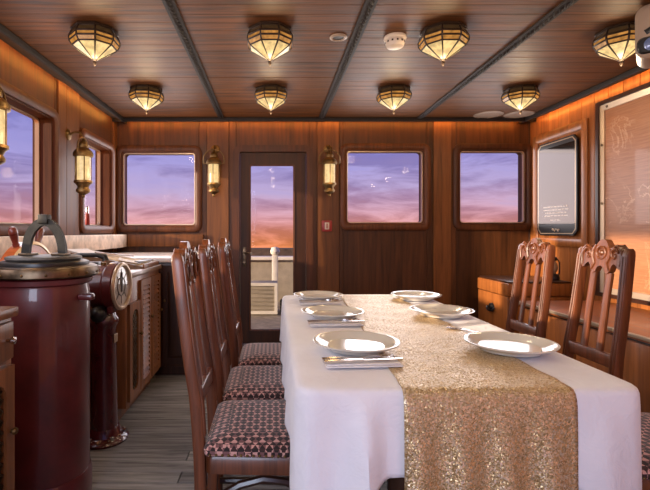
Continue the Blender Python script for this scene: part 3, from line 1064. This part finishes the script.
for i, x in enumerate(LX):
    for yy, nm in ((1.45, 'in the row above the table'), (0.40, 'in the row above the camera')):
        copy_thing(lamp0, (x, yy, ZL), 0, 'added stained-glass ceiling lamp out of view %s, %s' % (nm, ('first from port', 'second from port', 'third from port', 'fourth from port')[i]))


# ------------------------------------------------------------------ wall lanterns (built on a wall facing +Y local, w = out of the wall)
def build_lantern(label):
    root = thing('wall_lantern', label, 'lantern', (0, 0, 0), 0, 'brass wall lanterns')
    y = -0.115          # local: wall at y = 0, room towards -y
    b = B(); b.lathe([(0.0, -0.016), (0.030, -0.015), (0.042, -0.008), (0.045, -0.0005)], 20, (0, 0, 0.27), 'Y')
    b.obj('wall_plate', 'brass', root)
    b = B()
    b.tube([(0, -0.012, 0.27), (0, -0.05, 0.290), (0, -0.09, 0.285), (0, y, 0.245)], 0.009, 8)
    b.obj('bracket', 'brass', root)
    b = B()
    b.tube([(0.100 * cos(a), y, 0.155 + 0.092 * sin(a)) for a in [PI * k / 14 for k in range(15)]], 0.006, 6)
    for s in (-1, 1): b.tube([(s * 0.100, y, 0.157), (s * 0.100, y, 0.115), (s * 0.072, y, 0.110)], 0.006, 6)
    b.obj('carrying_handle', 'brass', root)
    b = B(); b.lathe([(0.0, 0.245), (0.012, 0.238), (0.016, 0.220), (0.034, 0.205), (0.038, 0.185), (0.034, 0.170), (0.060, 0.150), (0.074, 0.128), (0.074, 0.105), (0.066, 0.100), (0.0, 0.100)], 20, (0, y, 0))
    b.obj('hood', 'brass', root)
    b = B(); b.lathe([(0.0, 0.0999), (0.052, 0.0999), (0.054, 0.0), (0.052, -0.0799), (0.0, -0.0799)], 20, (0, y, 0))
    b.obj('lamp_glass', 'lantern', root)
    for k in range(6):
        a = PI / 6 + k * PI / 3 
        b = B(); b.tube([(0.060 * cos(a), y + 0.060 * sin(a), 0.102), (0.060 * cos(a), y + 0.060 * sin(a), -0.082)], 0.0042, 6)
        b.obj('guard_bar', 'brass', root)
    b = B(); b.lathe([(0.0, -0.080), (0.066, -0.080), (0.068, -0.096), (0.050, -0.110), (0.040, -0.130), (0.052, -0.150), (0.050, -0.165), (0.030, -0.180), (0.012, -0.190), (0.014, -0.205), (0.0, -0.215)], 20, (0, y, 0))
    b.obj('oil_font', 'brass', root)
    return root


ln0 = build_lantern('brass lantern glowing on the back wall left of the door')
ln0.location = (-0.575, YB - 0.0125, 1.685)
copy_thing(ln0, (0.548, YB - 0.0125, 1.685), 0, 'brass lantern glowing on the back wall right of the door')
copy_thing(ln0, (XL + 0.0125, 3.42, 1.60), PI / 2, 'brass lantern on the left wall between the two windows')
copy_thing(ln0, (XL + 0.0125, 2.33, 1.66), PI / 2, 'brass lantern cut by the left edge of the photo')
for p in ((-0.575, 4.25, 1.66), (0.548, 4.25, 1.66)):
    lamp('wick', 'POINT', p, 0.9, (1.0, 0.62, 0.28), shadow_soft_size=0.04)
for p in ((-1.32, 3.42, 1.58), (-1.32, 2.33, 1.62)):
    lamp('wick', 'POINT', p, 0.9, (1.0, 0.66, 0.34), shadow_soft_size=0.04)

# ------------------------------------------------------------------ small fittings
root = thing('fire_call_point', 'small red fire call point on the back wall right of the door', 'alarm', (0.535, YB - 0.0125, 1.19))
b = B(); b.box(-0.05, 0.05, -0.028, -0.0005, -0.055, 0.055, 0.006); b.obj('housing', 'red_sign', root)
b = B(); b.box(-0.022, 0.022, -0.031, -0.0285, -0.034, 0.034, 0.001); b.obj('glass_plate', 'white_plastic', root)
b = B(); b.box(-0.006, 0.006, -0.0335, -0.0315, -0.024, 0.024); b.obj('symbol_bar', 'red_sign', root)

root = thing('smoke_detector', 'ivory dome smoke detector on the ceiling', 'smoke detector', (0.70, 2.58, ZC - 0.001))
b = B(); b.lathe([(0.0, 0.0), (0.062, 0.0), (0.064, -0.012), (0.058, -0.022), (0.0, -0.022)], 24); b.obj('mount_ring', 'white_plastic', root)
b = B(); b.lathe([(0.0, -0.0225), (0.054, -0.0225), (0.054, -0.040), (0.046, -0.058), (0.026, -0.066), (0.0, -0.068)], 24); b.obj('dome', 'white_plastic', root)
for k in range(12):
    a = 2 * PI * k / 12
    b = B(Matrix.Rotation(a, 4, 'Z')); b.box(0.049, 0.0550, -0.005, 0.005, -0.040, -0.030); b.obj('smoke_slot', 'came', root)
root = thing('ceiling_spotlight', 'small round recessed spotlight in the ceiling', 'spotlight', (0.375, 2.58, ZC - 0.001))
b = B(); b.lathe([(0.032, 0.0), (0.050, 0.0), (0.050, -0.006), (0.036, -0.011), (0.032, -0.006)], 24, ring=True); b.obj('bezel', 'grey_plastic', root)
b = B(); b.lathe([(0.0, -0.001), (0.031, -0.001), (0.031, -0.005), (0.0, -0.005)], 20); b.obj('lens', 'black', root)
for x, y, lb in ((2.05, 4.28, 'flat round ceiling speaker, whole, in the back right corner'), (2.335, 4.27, 'flat round ceiling speaker partly behind the corner lamp')):
    root = thing('ceiling_speaker', lb, 'speaker', (x, y, ZC - 0.001), 0, 'round ceiling speakers')
    b = B(); b.lathe([(0.115, 0.0), (0.132, 0.0), (0.132, -0.006), (0.115, -0.010)], 32, ring=True); b.obj('rim', 'grey_plastic', root)
    b = B(); b.lathe([(0.0, -0.001), (0.114, -0.001), (0.114, -0.006), (0.0, -0.009)], 32); b.obj('grille', 'grey_plastic', root)

# projector at the upper right
root = thing('projector', 'beige projector hanging from the ceiling at the right edge', 'projector', (1.90, 2.10, 1.975), -0.72)
b = B()
b.loft([[(x, y_, z) for x, z in rr(-0.165 + g, 0.165 - g, 0.0 + g, 0.26 - g, 0.05, 5)] for y_, g in ((0.0, 0.012), (0.012, 0.0), (0.20, 0.0), (0.22, 0.02))])
b.obj('housing', 'grey_plastic', root)
b = B(); b.loft([[(x, y_, z) for x, z in rr(-0.158 + g, -0.040 - g, 0.018 + g, 0.100 - g, 0.03, 5)] for y_, g in ((-0.012, 0.006), (-0.002, 0.0))])
b.obj('lens_hood', 'black', root)
b = B(); b.lathe([(0.0, -0.024), (0.020, -0.022), (0.033, -0.013), (0.033, -0.0121)], 24, (-0.098, 0, 0.059), 'Y'); b.obj('lens', 'lens', root)
b = B(Matrix.Translation((-0.085, -0.004, 0.142)) @ Matrix.Rotation(-0.45, 4, 'Y')); b.box(-0.045, 0.045, 0.0, 0.006, -0.013, 0.013, 0.002); b.obj('vent_slot', 'black', root)
b = B(); b.lathe([(0.028, 0.259), (0.028, ZC - 1.975 - 0.012), (0.09, ZC - 1.975 - 0.010), (0.09, ZC - 1.975 - 0.001)], 20, (0, 0.11, 0)); b.obj('ceiling_mount', 'black', root)

# ------------------------------------------------------------------ right wall: plaque and engraved board
MR = MW['right']
root = thing('memorial_plaque', 'black glass plaque with pale lettering in a honey wood frame, right wall', 'plaque', (0, 0, 0))
b = B(MR)
o_, i_ = rr(3.66, 4.42, 1.00, 2.06, 0.012), rr(3.73, 4.345, 1.075, 1.985, 0.010)
o2, i2 = rr(3.675, 4.405, 1.015, 2.045, 0.012), rr(3.715, 4.36, 1.06, 2.0, 0.010)
b.loft([at(o_, 0.0005), at(o_, 0.016), at(o2, 0.026), at(i2, 0.026), at(i_, 0.012), at(i_, 0.0005)], cyc=True)
b.obj('wooden_frame', 'orange', root)
m, t, bb_ = mat('plaque_mirror_glass'); M['plaque'] = m
bb_.inputs['Base Color'].default_value = lin(84, 77, 74); setp(bb_, rough=0.09, metal=0.85, coat=0.0)
def octa(u0, u1, v0, v1, c):
    return [(u1 - c, v0), (u1, v0 + c), (u1, v1 - c), (u1 - c, v1), (u0 + c, v1), (u0, v1 - c), (u0, v0 + c), (u0 + c, v0)]
b = B(MR); b.prism(octa(3.755, 4.315, 1.10, 1.955, 0.045), 0.014, 0.034)
pl = b.obj('black_plate', 'black', root)
b = B(MR); b.prism(octa(3.775, 4.295, 1.20, 1.90, 0.01), 0.0341, 0.0355)
b.obj('mirror_field', 'plaque', root)
b = B(MR)
oo, ii = octa(3.768, 4.302, 1.113, 1.942, 0.04), octa(3.776, 4.294, 1.121, 1.934, 0.037)
b.loft([at(oo, 0.0341), at(oo, 0.0362), at(ii, 0.0362), at(ii, 0.0341)], cyc=True)
b.obj('silver_border', 'silver', root)
b = B(MR)
rnd = random.Random(3)
for k, (z_, w_) in enumerate(((1.352, 0.33), (1.325, 0.35), (1.298, 0.30), (1.271, 0.32), (1.232, 0.12))):
    u = 4.035 - w_ / 2
    while u < 4.035 + w_ / 2:
        l_ = rnd.uniform(0.014, 0.05)
        b.box(u, u + l_, z_, z_ + 0.010, 0.0356, 0.0362)
        u += l_ + 0.008
b.obj('lettering', 'white_plastic', root)['kind'] = 'stuff'
b = B(MR)
b.tube([(4.09 - 0.11 * k / 20, 1.150 + 0.010 * sin(k * 1.5) + 0.006 * sin(k * 0.7), 0.0362) for k in range(21)], 0.003, 5)
b.obj('signature', 'white_plastic', root)

root = thing('engraved_board', 'large tan engraved board with silver edging in a dark frame, right wall', 'board', (0, 0, 0))
Y0, Y1, Z0, Z1 = 1.45, 3.52, 0.635, 2.135
b = B(MR)
o_, i_ = rr(Y0, Y1, Z0, Z1, 0.006), rr(Y0 + 0.03, Y1 - 0.03, Z0 + 0.03, Z1 - 0.03, 0.004)
b.loft([at(o_, 0.0005), at(o_, 0.050), at(i_, 0.050), at(i_, 0.0005)], cyc=True)
b.obj('dark_frame', 'dark', root)
b = B(MR)
o_, i_ = rr(Y0 + 0.0305, Y1 - 0.0305, Z0 + 0.0305, Z1 - 0.0305, 0.004), rr(Y0 + 0.07, Y1 - 0.062, Z0 + 0.07, Z1 - 0.07, 0.004)
b.loft([at(o_, 0.0005), at(o_, 0.036), at(i_, 0.026), at(i_, 0.0005)], cyc=True)
b.obj('silver_edging', 'silver', root)
b = B(MR); b.box(Y0 + 0.071, Y1 - 0.063, Z0 + 0.071, Z1 - 0.071, 0.0005, 0.018)
b.obj('tan_panel', 'board', root)
b = B(MR)
for z_ in (0.9, 1.35, 1.8): b.lathe([(0.0, 0.038), (0.009, 0.037), (0.011, 0.033)], 10, (Y1 - 0.047, z_, 0))
for u in (Y1 - 0.10, Y1 - 0.7, Y1 - 1.3):
    b.lathe([(0.0, 0.038), (0.009, 0.037), (0.011, 0.033)], 10, (u, Z1 - 0.05, 0))
b.obj('fixing_studs', 'bronze', root)

# bench along the right wall
root = thing('bench', 'long honey wood bench with pale nosing along the right wall', 'bench', (0, 0, 0))
BX, BZ = 1.88, 0.60
b = B(); b.box(BX + 0.03, XR - 0.024, 0.2, 3.46, 0.001, BZ - 0.03, 0.004); b.obj('carcass', 'dark', root)
b = B(); b.box(BX + 0.002, XR - 0.024, 0.2, 3.48, BZ - 0.03, BZ, 0.003); b.obj('bench_top', 'orange_y', root)
b = B(); b.box(BX - 0.012, BX + 0.0019, 0.2, 3.48, BZ - 0.018, BZ + 0.003, 0.003); b.obj('nosing', 'silver', root)
pn = None
for k in range(10):
    y = 0.22 + k * 0.325
    if pn is None:
        b = B(); b.box(BX + 0.012, BX + 0.0299, 0.004, 0.318, 0.09, BZ - 0.045, 0.004); pn = b.obj('front_panel', 'orange', root, (0, y, 0))
    else:
        linked(pn, root, (0, y, 0))

# chest in the back right corner
root = thing('wooden_chest', 'tan wooden chest with a black end handle, in the back right corner', 'chest', (2.225, 4.017, 0.0))
CW, CDp = 0.275, 0.282
b = B(); b.box(-CW + 0.02, CW - 0.02, -CDp + 0.02, CDp, 0.001, 0.18, 0.004); b.obj('plinth', 'black', root)
b = B(); b.box(-CW + 0.006, CW - 0.006, -CDp + 0.006, CDp, 0.18, 0.588, 0.010); b.obj('chest_body', 'orange', root)
b = B(); b.box(-CW, CW, -CDp, CDp, 0.592, 0.700, 0.012); lid = b.obj('chest_lid', 'orange', root)
b = B(); b.box(-CW + 0.012, CW - 0.012, -CDp + 0.014, CDp - 0.02, 0.7001, 0.716, 0.006); b.obj('lid_pad', 'dark', lid)
b = B()
for s in (-1, 1):
    b.box(s * (CW - 0.012) - 0.016, s * (CW - 0.012) + 0.016, -CDp - 0.003, -CDp + 0.0055, 0.19, 0.585, 0.003)
b.obj('corner_strip', 'cab', root)
b = B()
b.lathe([(0.0, -0.022), (0.020, -0.020), (0.034, -0.012), (0.040, 0.0055)], 16, (-CW, 0.0, 0.46), 'X')
b.tube([(-CW - 0.006 - 0.018 * sin(k * PI / 8), 0.062 * cos(k * PI / 8), 0.462 - 0.030 * sin(k * PI / 8)) for k in range(9)], 0.009, 6)
b.obj('end_handle', 'black', root)
# small dark lamp standing on the chest
root = thing('hurricane_lamp', 'small dark hurricane lamp standing on the wooden chest', 'lamp', (2.42, 3.90, 0.717))
b = B(); b.lathe([(0.0, 0.0), (0.055, 0.0), (0.058, 0.02), (0.050, 0.045), (0.030, 0.055), (0.0, 0.055)], 18); b.obj('oil_tank', 'black', root)
b = B(); b.lathe([(0.0, 0.0552), (0.026, 0.0552), (0.042, 0.09), (0.040, 0.13), (0.026, 0.165), (0.0, 0.165)], 18); b.obj('lamp_chimney', 'silver', root)
b = B(); b.lathe([(0.0, 0.1652), (0.034, 0.1652), (0.040, 0.180), (0.022, 0.20), (0.024, 0.22), (0.0, 0.225)], 18); b.obj('lamp_hood', 'black', root)
b = B()
for s in (-1, 1): b.tube([(s * 0.050, 0, 0.02), (s * 0.062, 0, 0.06), (s * 0.062, 0, 0.15), (s * 0.03, 0, 0.195)], 0.006, 6)
b.obj('side_tubes', 'black', root)


# ------------------------------------------------------------------ left side: cabinets
def door_leaf_on(root, y0, y1, z0, z1, x, style):
    """a cabinet door facing +X"""
    Mx = Matrix(((0, 0, 1, x), (1, 0, 0, 0), (0, 1, 0, 0), (0, 0, 0, 1)))
    b = B(Mx)
    g = 0.045
    o_ = rr(y0, y1, z0, z1, 0.004, 4)
    i_ = rr(y0 + g, y1 - g, z0 + g, z1 - g, 0.05 if style == 'grille' else 0.012, 4)
    b.loft([at(o_, 0.0005), at(o_, 0.018), at(i_, 0.018), at(i_, 0.008), at(i_, 0.0005)], cyc=True)
    d = b.obj('cabinet_door', 'cab', root)
    if style == 'louvre':
        n_ = int((z1 - z0 - 2 * g) / 0.030)
        for k in range(n_):
            zz = z0 + g + (z1 - z0 - 2 * g) * (k + 0.5) / n_
            b = B(Mx @ Matrix.Translation((0, zz, 0.013)) @ Matrix.Rotation(-0.6, 4, 'X'))
            b.box(y0 + g + 0.001, y1 - g - 0.001, -0.012, 0.012, -0.002, 0.002)
            b.obj('slat', 'cab', d, smooth=0)
    else:
        b = B(Mx)
        k = -0.6
        uu0, uu1, vv0, vv1 = y0 + g, y1 - g, z0 + g, z1 - g
        step = 0.034
        import itertools
        c_ = uu0 - vv1
        while c_ < uu1 - vv0:      # diagonal lattice
            for sgn in (1, -1):
                pts = []
                for q in range(2):
                    pass
                if sgn == 1:
                    a0 = max(uu0, vv0 + c_); a1 = min(uu1, vv1 + c_)
                    P = [(a0, a0 - c_, 0.006), (a1, a1 - c_, 0.006)]
                else:
                    s_ = c_ + vv0 + vv1
                    a0 = max(uu0, s_ - vv1); a1 = min(uu1, s_ - vv0)
                    P = [(a0, s_ - a0, 0.006), (a1, s_ - a1, 0.006)]
                if a1 - a0 > 0.004:
                    b.tube(P, 0.0035, 5)
            c_ += step
        b.obj('lattice', 'bronze', d)['kind'] = 'stuff'
    b = B(Mx); b.lathe([(0.0, 0.040), (0.009, 0.038), (0.012, 0.030), (0.006, 0.024), (0.006, 0.0181)], 12, (y1 - 0.022, (z0 + z1) / 2 + 0.08, 0))
    b.obj('knob', 'brass', d)
    return d


FX = -0.862    # cabinet face
def cabinet(label, y0, y1, z1, leaves, top_mat):
    root = thing('cabinet', label, 'cabinet', (0, 0, 0), 0, 'cabinets along the left wall')
    b = B(); b.box(XL + 0.024, FX - 0.06, y0 + 0.02, y1 - 0.02, 0.001, 0.09); b.obj('plinth', 'cab', root)
    b = B(); b.box(XL + 0.024, FX, y0, y1, 0.09, z1 - 0.032, 0.004); b.obj('carcass', 'cab', root)
    b = B(); b.box(XL + 0.024, FX + 0.02, y0 - 0.008, y1 + 0.008, z1 - 0.032, z1, 0.006); b.obj('countertop', top_mat, root)
    for (a, c, d, e, st) in leaves:
        door_leaf_on(root, a, c, d, e, FX, st)
    return root


cabinet('louvred wooden cabinet against the left wall behind the red telegraph', 2.64, 3.40, 0.885,
        [(2.66, 2.87, 0.12, 0.70, 'grille'), (2.885, 3.13, 0.12, 0.82, 'louvre'), (3.145, 3.38, 0.12, 0.82, 'louvre')], 'cab_top')
c2 = cabinet('wooden cabinet with a lattice door at the left edge before the maroon binnacle', 0.70, 1.485, 0.885,
             [(1.06, 1.470, 0.12, 0.70, 'grille'), (0.72, 1.04, 0.12, 0.70, 'grille')], 'cab')
b = B(); b.box(FX + 0.0005, FX + 0.016, 1.06, 1.470, 0.72, 0.84, 0.004); dr = b.obj('drawer', 'cab', c2)
b = B(); b.lathe([(0.0, 0.03), (0.011, 0.026), (0.012, 0.018), (0.006, 0.010), (0.006, 0.0)], 12, (FX + 0.0165, 1.43, 0.785), 'X'); b.obj('knob', 'steel', dr)

# back counter in the left back corner
root = thing('corner_counter', 'pale topped wooden counter in the left back corner under the window', 'counter', (0, 0, 0))
b = B(); b.box(XL + 0.024, -0.62, 3.50, YB - 0.024, 0.08, 0.895, 0.004); b.obj('carcass', 'dark', root)
b = B(); b.box(XL + 0.024, -0.65, 3.56, YB - 0.024, 0.001, 0.08); b.obj('plinth', 'dark', root)
b = B(); b.box(XL + 0.024, -0.595, 3.465, YB - 0.024, 0.895, 0.93, 0.006); b.obj('countertop', 'white_top', root)
for a, c in ((-0.86, -0.63),):
    b = B()
    Mf = Matrix(((1, 0, 0, 0), (0, 0, -1, 3.50), (0, 1, 0, 0), (0, 0, 0, 1)))
    b = B(Mf)
    o_, i_ = rr(a, c, 0.11, 0.87, 0.004), rr(a + 0.045, c - 0.045, 0.155, 0.825, 0.01)
    i2 = rr(a + 0.06, c - 0.06, 0.17, 0.81, 0.01)
    b.loft([at(o_, 0.0005), at(o_, 0.018), at(i_, 0.018), at(i_, 0.006), at(i2, 0.010)])
    d = b.obj('cabinet_door', 'dark', root)
    b = B(Mf); b.lathe([(0.0, 0.038), (0.009, 0.034), (0.010, 0.028), (0.005, 0.022), (0.005, 0.0181)], 12, (a + 0.022, 0.6, 0)); b.obj('knob', 'brass', d)

# ------------------------------------------------------------------ binnacle
bx_, by_ = -0.980, 1.93
root = thing('binnacle', 'maroon cylindrical binnacle with a brass collar and arched iron handle', 'binnacle', (bx_, by_, 0))
b = B(); b.lathe([(0.0, 0.001), (0.190, 0.001), (0.191, 0.10), (0.184, 0.115), (0.0, 0.115)], 48); b.obj('foot', 'red', root)
b = B(); b.lathe([(0.0, 0.1151), (0.181, 0.1151), (0.181, 0.88), (0.176, 0.90), (0.176, 0.91), (0.192, 0.918), (0.194, 0.936), (0.182, 0.944), (0.0, 0.944)], 48); b.obj('body', 'red', root)
b = B(); b.lathe([(0.17, 0.9445), (0.212, 0.9445), (0.217, 0.950), (0.217, 0.972), (0.212, 0.984), (0.198, 0.990), (0.170, 0.992)], 48); col_ = b.obj('collar', 'bronze', root)
b = B()
for k in range(16):
    a = 2 * PI * k / 16 + 0.1
    b.ball((0.2175 * cos(a), 0.2175 * sin(a), 0.961), 0.0055, 5)
b.obj('screws', 'brass', col_)['kind'] = 'stuff'
b = B(); b.lathe([(0.0, 0.9445), (0.1695, 0.9445), (0.180, 0.9925), (0.178, 1.004), (0.160, 1.010), (0.0, 1.010)], 40); b.obj('lid_base', 'black', root)
b = B(); b.lathe([(0.0, 1.0102), (0.142, 1.0102), (0.150, 1.018), (0.148, 1.026), (0.138, 1.029), (0.0, 1.030)], 40); b.obj('lid', 'lid', root)
# strap handle
pts = [(-0.092, 0.985), (-0.092, 1.03), (-0.088, 1.070), (-0.078, 1.108), (-0.060, 1.140), (-0.034, 1.164), (-0.010, 1.174), (0.010, 1.174), (0.034, 1.164), (0.060, 1.140), (0.078, 1.108), (0.088, 1.070), (0.092, 1.03), (0.092, 0.985)]
b = B(); b.tube([(x * 0.86, 0.0, z) for x, z in pts], 1.0, 4, sec=[(0.017, 0.0095), (-0.017, 0.0095), (-0.017, -0.0095), (0.017, -0.0095)])
hd = b.obj('strap_handle', 'iron', root)
b = B(); b.box(-0.021, 0.021, -0.021, 0.021, 1.165, 1.205, 0.004); b.obj('square_knob', 'iron', hd)
b = B()
for s in (-1, 1): b.box(s * 0.07 - 0.03, s * 0.07 + 0.03, -0.028, 0.028, 1.0302, 1.040, 0.003)
b.obj('handle_bracket', 'bronze', hd)
b = B(); b.box(0.170, 0.232, -0.07, -0.03, 0.846, 0.874, 0.008); b.obj('side_lug', 'red', root)

# ------------------------------------------------------------------ engine telegraph
tx, ty = -0.925, 2.46
root = thing('engine_telegraph', 'maroon engine telegraph on a column with a round pale glass dial', 'telegraph', (tx, ty, 0), -0.07)
b = B(); b.lathe([(0.0, 0.001), (0.128, 0.001), (0.132, 0.012), (0.120, 0.028), (0.098, 0.036), (0.088, 0.060), (0.080, 0.075), (0.0, 0.075)], 36); b.obj('base_flange', 'red_dark', root)
b = B()
for k in range(6):
    a = 2 * PI * k / 6 + 0.3
    b.lathe([(0.010, 0.028), (0.010, 0.044), (0.0, 0.048)], 6, (0.110 * cos(a), 0.110 * sin(a), 0))
b.obj('base_bolts', 'steel', root)
b = B(); b.lathe([(0.0, 0.0751), (0.076, 0.0751), (0.072, 0.12), (0.066, 0.60), (0.070, 0.62), (0.078, 0.635), (0.078, 0.66), (0.064, 0.68), (0.060, 0.72), (0.0, 0.72)], 32); b.obj('column', 'red_dark', root)
b = B(); b.lathe([(0.0, -0.115), (0.100, -0.112), (0.112, -0.10), (0.116, 0.03), (0.130, 0.045), (0.130, 0.088), (0.118, 0.095), (0.0, 0.095)], 40, (0, 0, 0.835), 'X'); b.obj('head_drum', 'red', root)
b = B(); b.lathe([(0.108, 0.0955), (0.128, 0.0955), (0.130, 0.103), (0.124, 0.112), (0.114, 0.112), (0.108, 0.106)], 40, (0, 0, 0.835), 'X', ring=True); ring_ = b.obj('dial_ring', 'silver', root)
b = B(); b.lathe([(0.0, 0.0955), (0.1075, 0.0955), (0.1075, 0.0985), (0.0, 0.0985)], 40, (0, 0, 0.835), 'X'); dl = b.obj('dial', 'dial', root)
b = B()
for k in range(8):
    a = 2 * PI * k / 8
    b.tube([(0.0992, 0.052 * cos(a), 0.835 + 0.052 * sin(a)), (0.0992, 0.094 * cos(a), 0.835 + 0.094 * sin(a))], 0.0018, 5)
b.tube([(0.0992, 0.050 * cos(a * PI / 12), 0.835 + 0.050 * sin(a * PI / 12)) for a in range(24)], 0.0025, 5, closed=True)
b.obj('dial_lines', 'came', dl)
b = B(); b.prism([(-0.010, -0.03), (0.010, -0.03), (0.005, 0.075), (-0.005, 0.075)], 0.1015, 0.105)
for vv in b.bm.verts: vv.co = Vector((vv.co.z, vv.co.x, vv.co.y + 0.835))
b.obj('pointer', 'came', dl)
b = B(); b.ball((0.015, -0.100, 0.70), 0.044, 12); b.tube([(0.0, -0.060, 0.70), (0.012, -0.09, 0.70)], 0.018, 10); b.obj('bell', 'black', root)
b = B(); b.box(0.055, 0.085, -0.085, -0.03, 0.70, 0.745, 0.006); b.obj('lug', 'red', root)
b = B(); b.box(0.0655, 0.0695, -0.022, 0.022, 0.53, 0.575, 0.001); b.obj('name_plate', 'silver', root)
b = B(); b.tube([(0.0, 0.0, 0.945), (0.0, 0.0, 0.965)], 0.016, 12); b.obj('top_stud', 'brass', root)

# ------------------------------------------------------------------ steering wheel on its own stand
wx_, wy_, wz_ = -1.24, 2.27, 0.83
root = thing('ship_wheel', 'orange wooden steering wheel with red spoke grips behind the binnacle', 'wheel', (wx_, wy_, 0))
ROT = lambda k, n: 2 * PI * (k + 0.5) / n
b = B()
oc = lambda r, x: [(x, r * cos(2 * PI * k / 48), wz_ + r * sin(2 * PI * k / 48)) for k in range(48)]
b.loft([oc(0.2500, -0.025), oc(0.2500, 0.025), oc(0.2430, 0.032), oc(0.1870, 0.032), oc(0.1800, 0.025), oc(0.1800, -0.025), oc(0.1870, -0.032), oc(0.2430, -0.032)], cyc=True)
rim = b.obj('rim', 'wheel', root)
b = B()
b.loft([oc(0.2505, 0.0255), oc(0.2535, 0.0305), oc(0.2370, 0.0365), oc(0.2330, 0.0325)], cyc=True)
b.loft([oc(0.1970, 0.0325), oc(0.1970, 0.0365), oc(0.1870, 0.0365), oc(0.1870, 0.0325)], cyc=True)
b.obj('inlay_band', 'gold_trim', rim)
b = B(); b.lathe([(0.0, -0.05), (0.060, -0.045), (0.072, -0.03), (0.072, 0.03), (0.060, 0.045), (0.03, 0.055), (0.0, 0.058)], 24, (0, 0, wz_), 'X'); b.obj('hub', 'brass', root)
for k in range(8):
    a = PI / 2 + PI / 8 + k * PI / 4
    Rm = Matrix.Translation((0, 0, wz_)) @ Matrix.Rotation(-(a - PI / 2), 4, 'X')
    b = B(Rm); b.lathe([(0.012, 0.07), (0.017, 0.09), (0.013, 0.12), (0.018, 0.145), (0.014, 0.165), (0.016, 0.181)], 12)
    sp = b.obj('spoke', 'wheel_grip', root)
    b = B(Rm); b.lathe([(0.014, 0.25), (0.017, 0.26), (0.014, 0.268), (0.019, 0.30), (0.021, 0.325), (0.018, 0.340), (0.010, 0.348), (0.0, 0.350)], 14)
    b.obj('grip', 'wheel_grip', sp)
b = B(); b.box(-0.24, -0.10, -0.13, 0.13, 0.001, 0.92, 0.012); b.obj('stand', 'cab', root)
b = B(); b.tube([(-0.101, 0, wz_), (-0.051, 0, wz_)], 0.026, 14); b.obj('shaft', 'bronze', root)

# ------------------------------------------------------------------ things on the left counters
root = thing('telephone', 'black telephone with its handset lying across the counter behind the binnacle', 'telephone', (-1.17, 2.86, 0.8855))
b = B(); b.loft([[(x, y, z) for x, y in rr(-0.09 + g, 0.09 - g, -0.07 + g, 0.07 - g, 0.02)] for z, g in ((0.0, 0.0), (0.03, 0.004), (0.055, 0.025))]); b.obj('cradle', 'black', root)
b = B(); b.tube([(-0.105, 0.0, 0.062), (-0.10, 0, 0.086), (-0.05, 0, 0.098), (0.05, 0, 0.098), (0.10, 0, 0.086), (0.105, 0, 0.062)], [0.024, 0.020, 0.014, 0.014, 0.020, 0.024], 10)
hs = b.obj('handset', 'black', root)
b = B(); b.tube([(0.10 + 0.010 * cos(k * 1.1) + 0.0012 * k, -0.02 - 0.003 * k + 0.010 * sin(k * 1.1), 0.045 - 0.038 * min(1, k / 24)) for k in range(60)], 0.0035, 5); b.obj('coiled_cord', 'black', root)

# sloping chart desk with its papers and rulers
SL = 0.19
root = thing('chart_desk', 'low sloping wooden chart desk on top of the louvred cabinet', 'desk', (0, 0, 0))
b = B(); b.loft([[(x, y, z) for x, z in ((-0.87, 0.8856), (-0.87, 0.900), (-1.43, 0.900 + 0.56 * SL), (-1.43, 0.8856))] for y in (3.00, 3.385)])
b.obj('desk_body', 'cab_top', root)
b = B(); b.box(-0.87, -0.858, 3.00, 3.385, 0.8856, 0.915, 0.003); b.obj('front_lip', 'cab', root)
def on_desk(o, x, y, rz, lift):
    o.matrix_basis = Matrix.Translation((x, y, 0.900 + (-0.87 - x) * SL + lift)) @ Matrix.Rotation(math.atan(SL), 4, 'Y') @ Matrix.Rotation(rz, 4, 'Z')
sheets = [(-1.05, 3.19, 0.05, 0.30, 0.32, 'paper', 'large tan chart lying on the sloping chart desk'), (-1.29, 3.17, -0.15, 0.20, 0.26, 'linen', 'pale sheet of paper at the upper end of the chart desk'), (-0.985, 3.10, 0.25, 0.15, 0.13, 'linen', 'small white slip of paper lying on the tan chart')]
for k, (x, y, rz, a, c, mt_, lb) in enumerate(sheets):
    b = B()
    g = [[(-a / 2 + a * i / 8, -c / 2 + c * j / 6, 0.001 + 0.0010 * (1 + sin(i * 1.1 + k)) * (j / 6) + (0.008 if i == 0 else 0.002 if i == 1 else 0)) for i in range(9)] for j in range(7)]
    b.loft(g, caps=False, closed=False)
    o = b.obj('chart_sheet', mt_)
    on_desk(o, x, y, rz, 0.0005 + 0.003 * k)
    so = o.modifiers.new('thickness', 'SOLIDIFY'); so.thickness = 0.0008; so.offset = 1
    tag(o, lb, 'chart', 'papers on the chart desk')
for k, (x, y, rz, lb) in enumerate(((-0.915, 3.20, 1.50, 'dark wooden ruler along the lower edge of the chart desk'), (-1.14, 3.24, 0.9, 'pale wooden ruler slanting across the tan chart'))):
    b = B(); b.box(-0.15, 0.15, -0.016, 0.016, 0.0, 0.006, 0.002)
    o = b.obj('wooden_ruler', 'cab_top' if k else 'dark')
    on_desk(o, x, y, rz, 0.016)
    tag(o, lb, 'ruler', 'rulers on the chart desk')
root = thing('signal_flask', 'small red flask with a silver top on the narrow left window sill', 'flask', (-1.62, 3.93, 1.191))
b = B(); b.lathe([(0.0, 0.0), (0.018, 0.0), (0.020, 0.005), (0.020, 0.085), (0.014, 0.10), (0.0, 0.10)], 16); b.obj('flask_body', 'red_sign', root)
b = B(); b.lathe([(0.0, 0.1001), (0.012, 0.1001), (0.013, 0.15), (0.008, 0.165), (0.0, 0.165)], 16); b.obj('flask_top', 'steel', root)
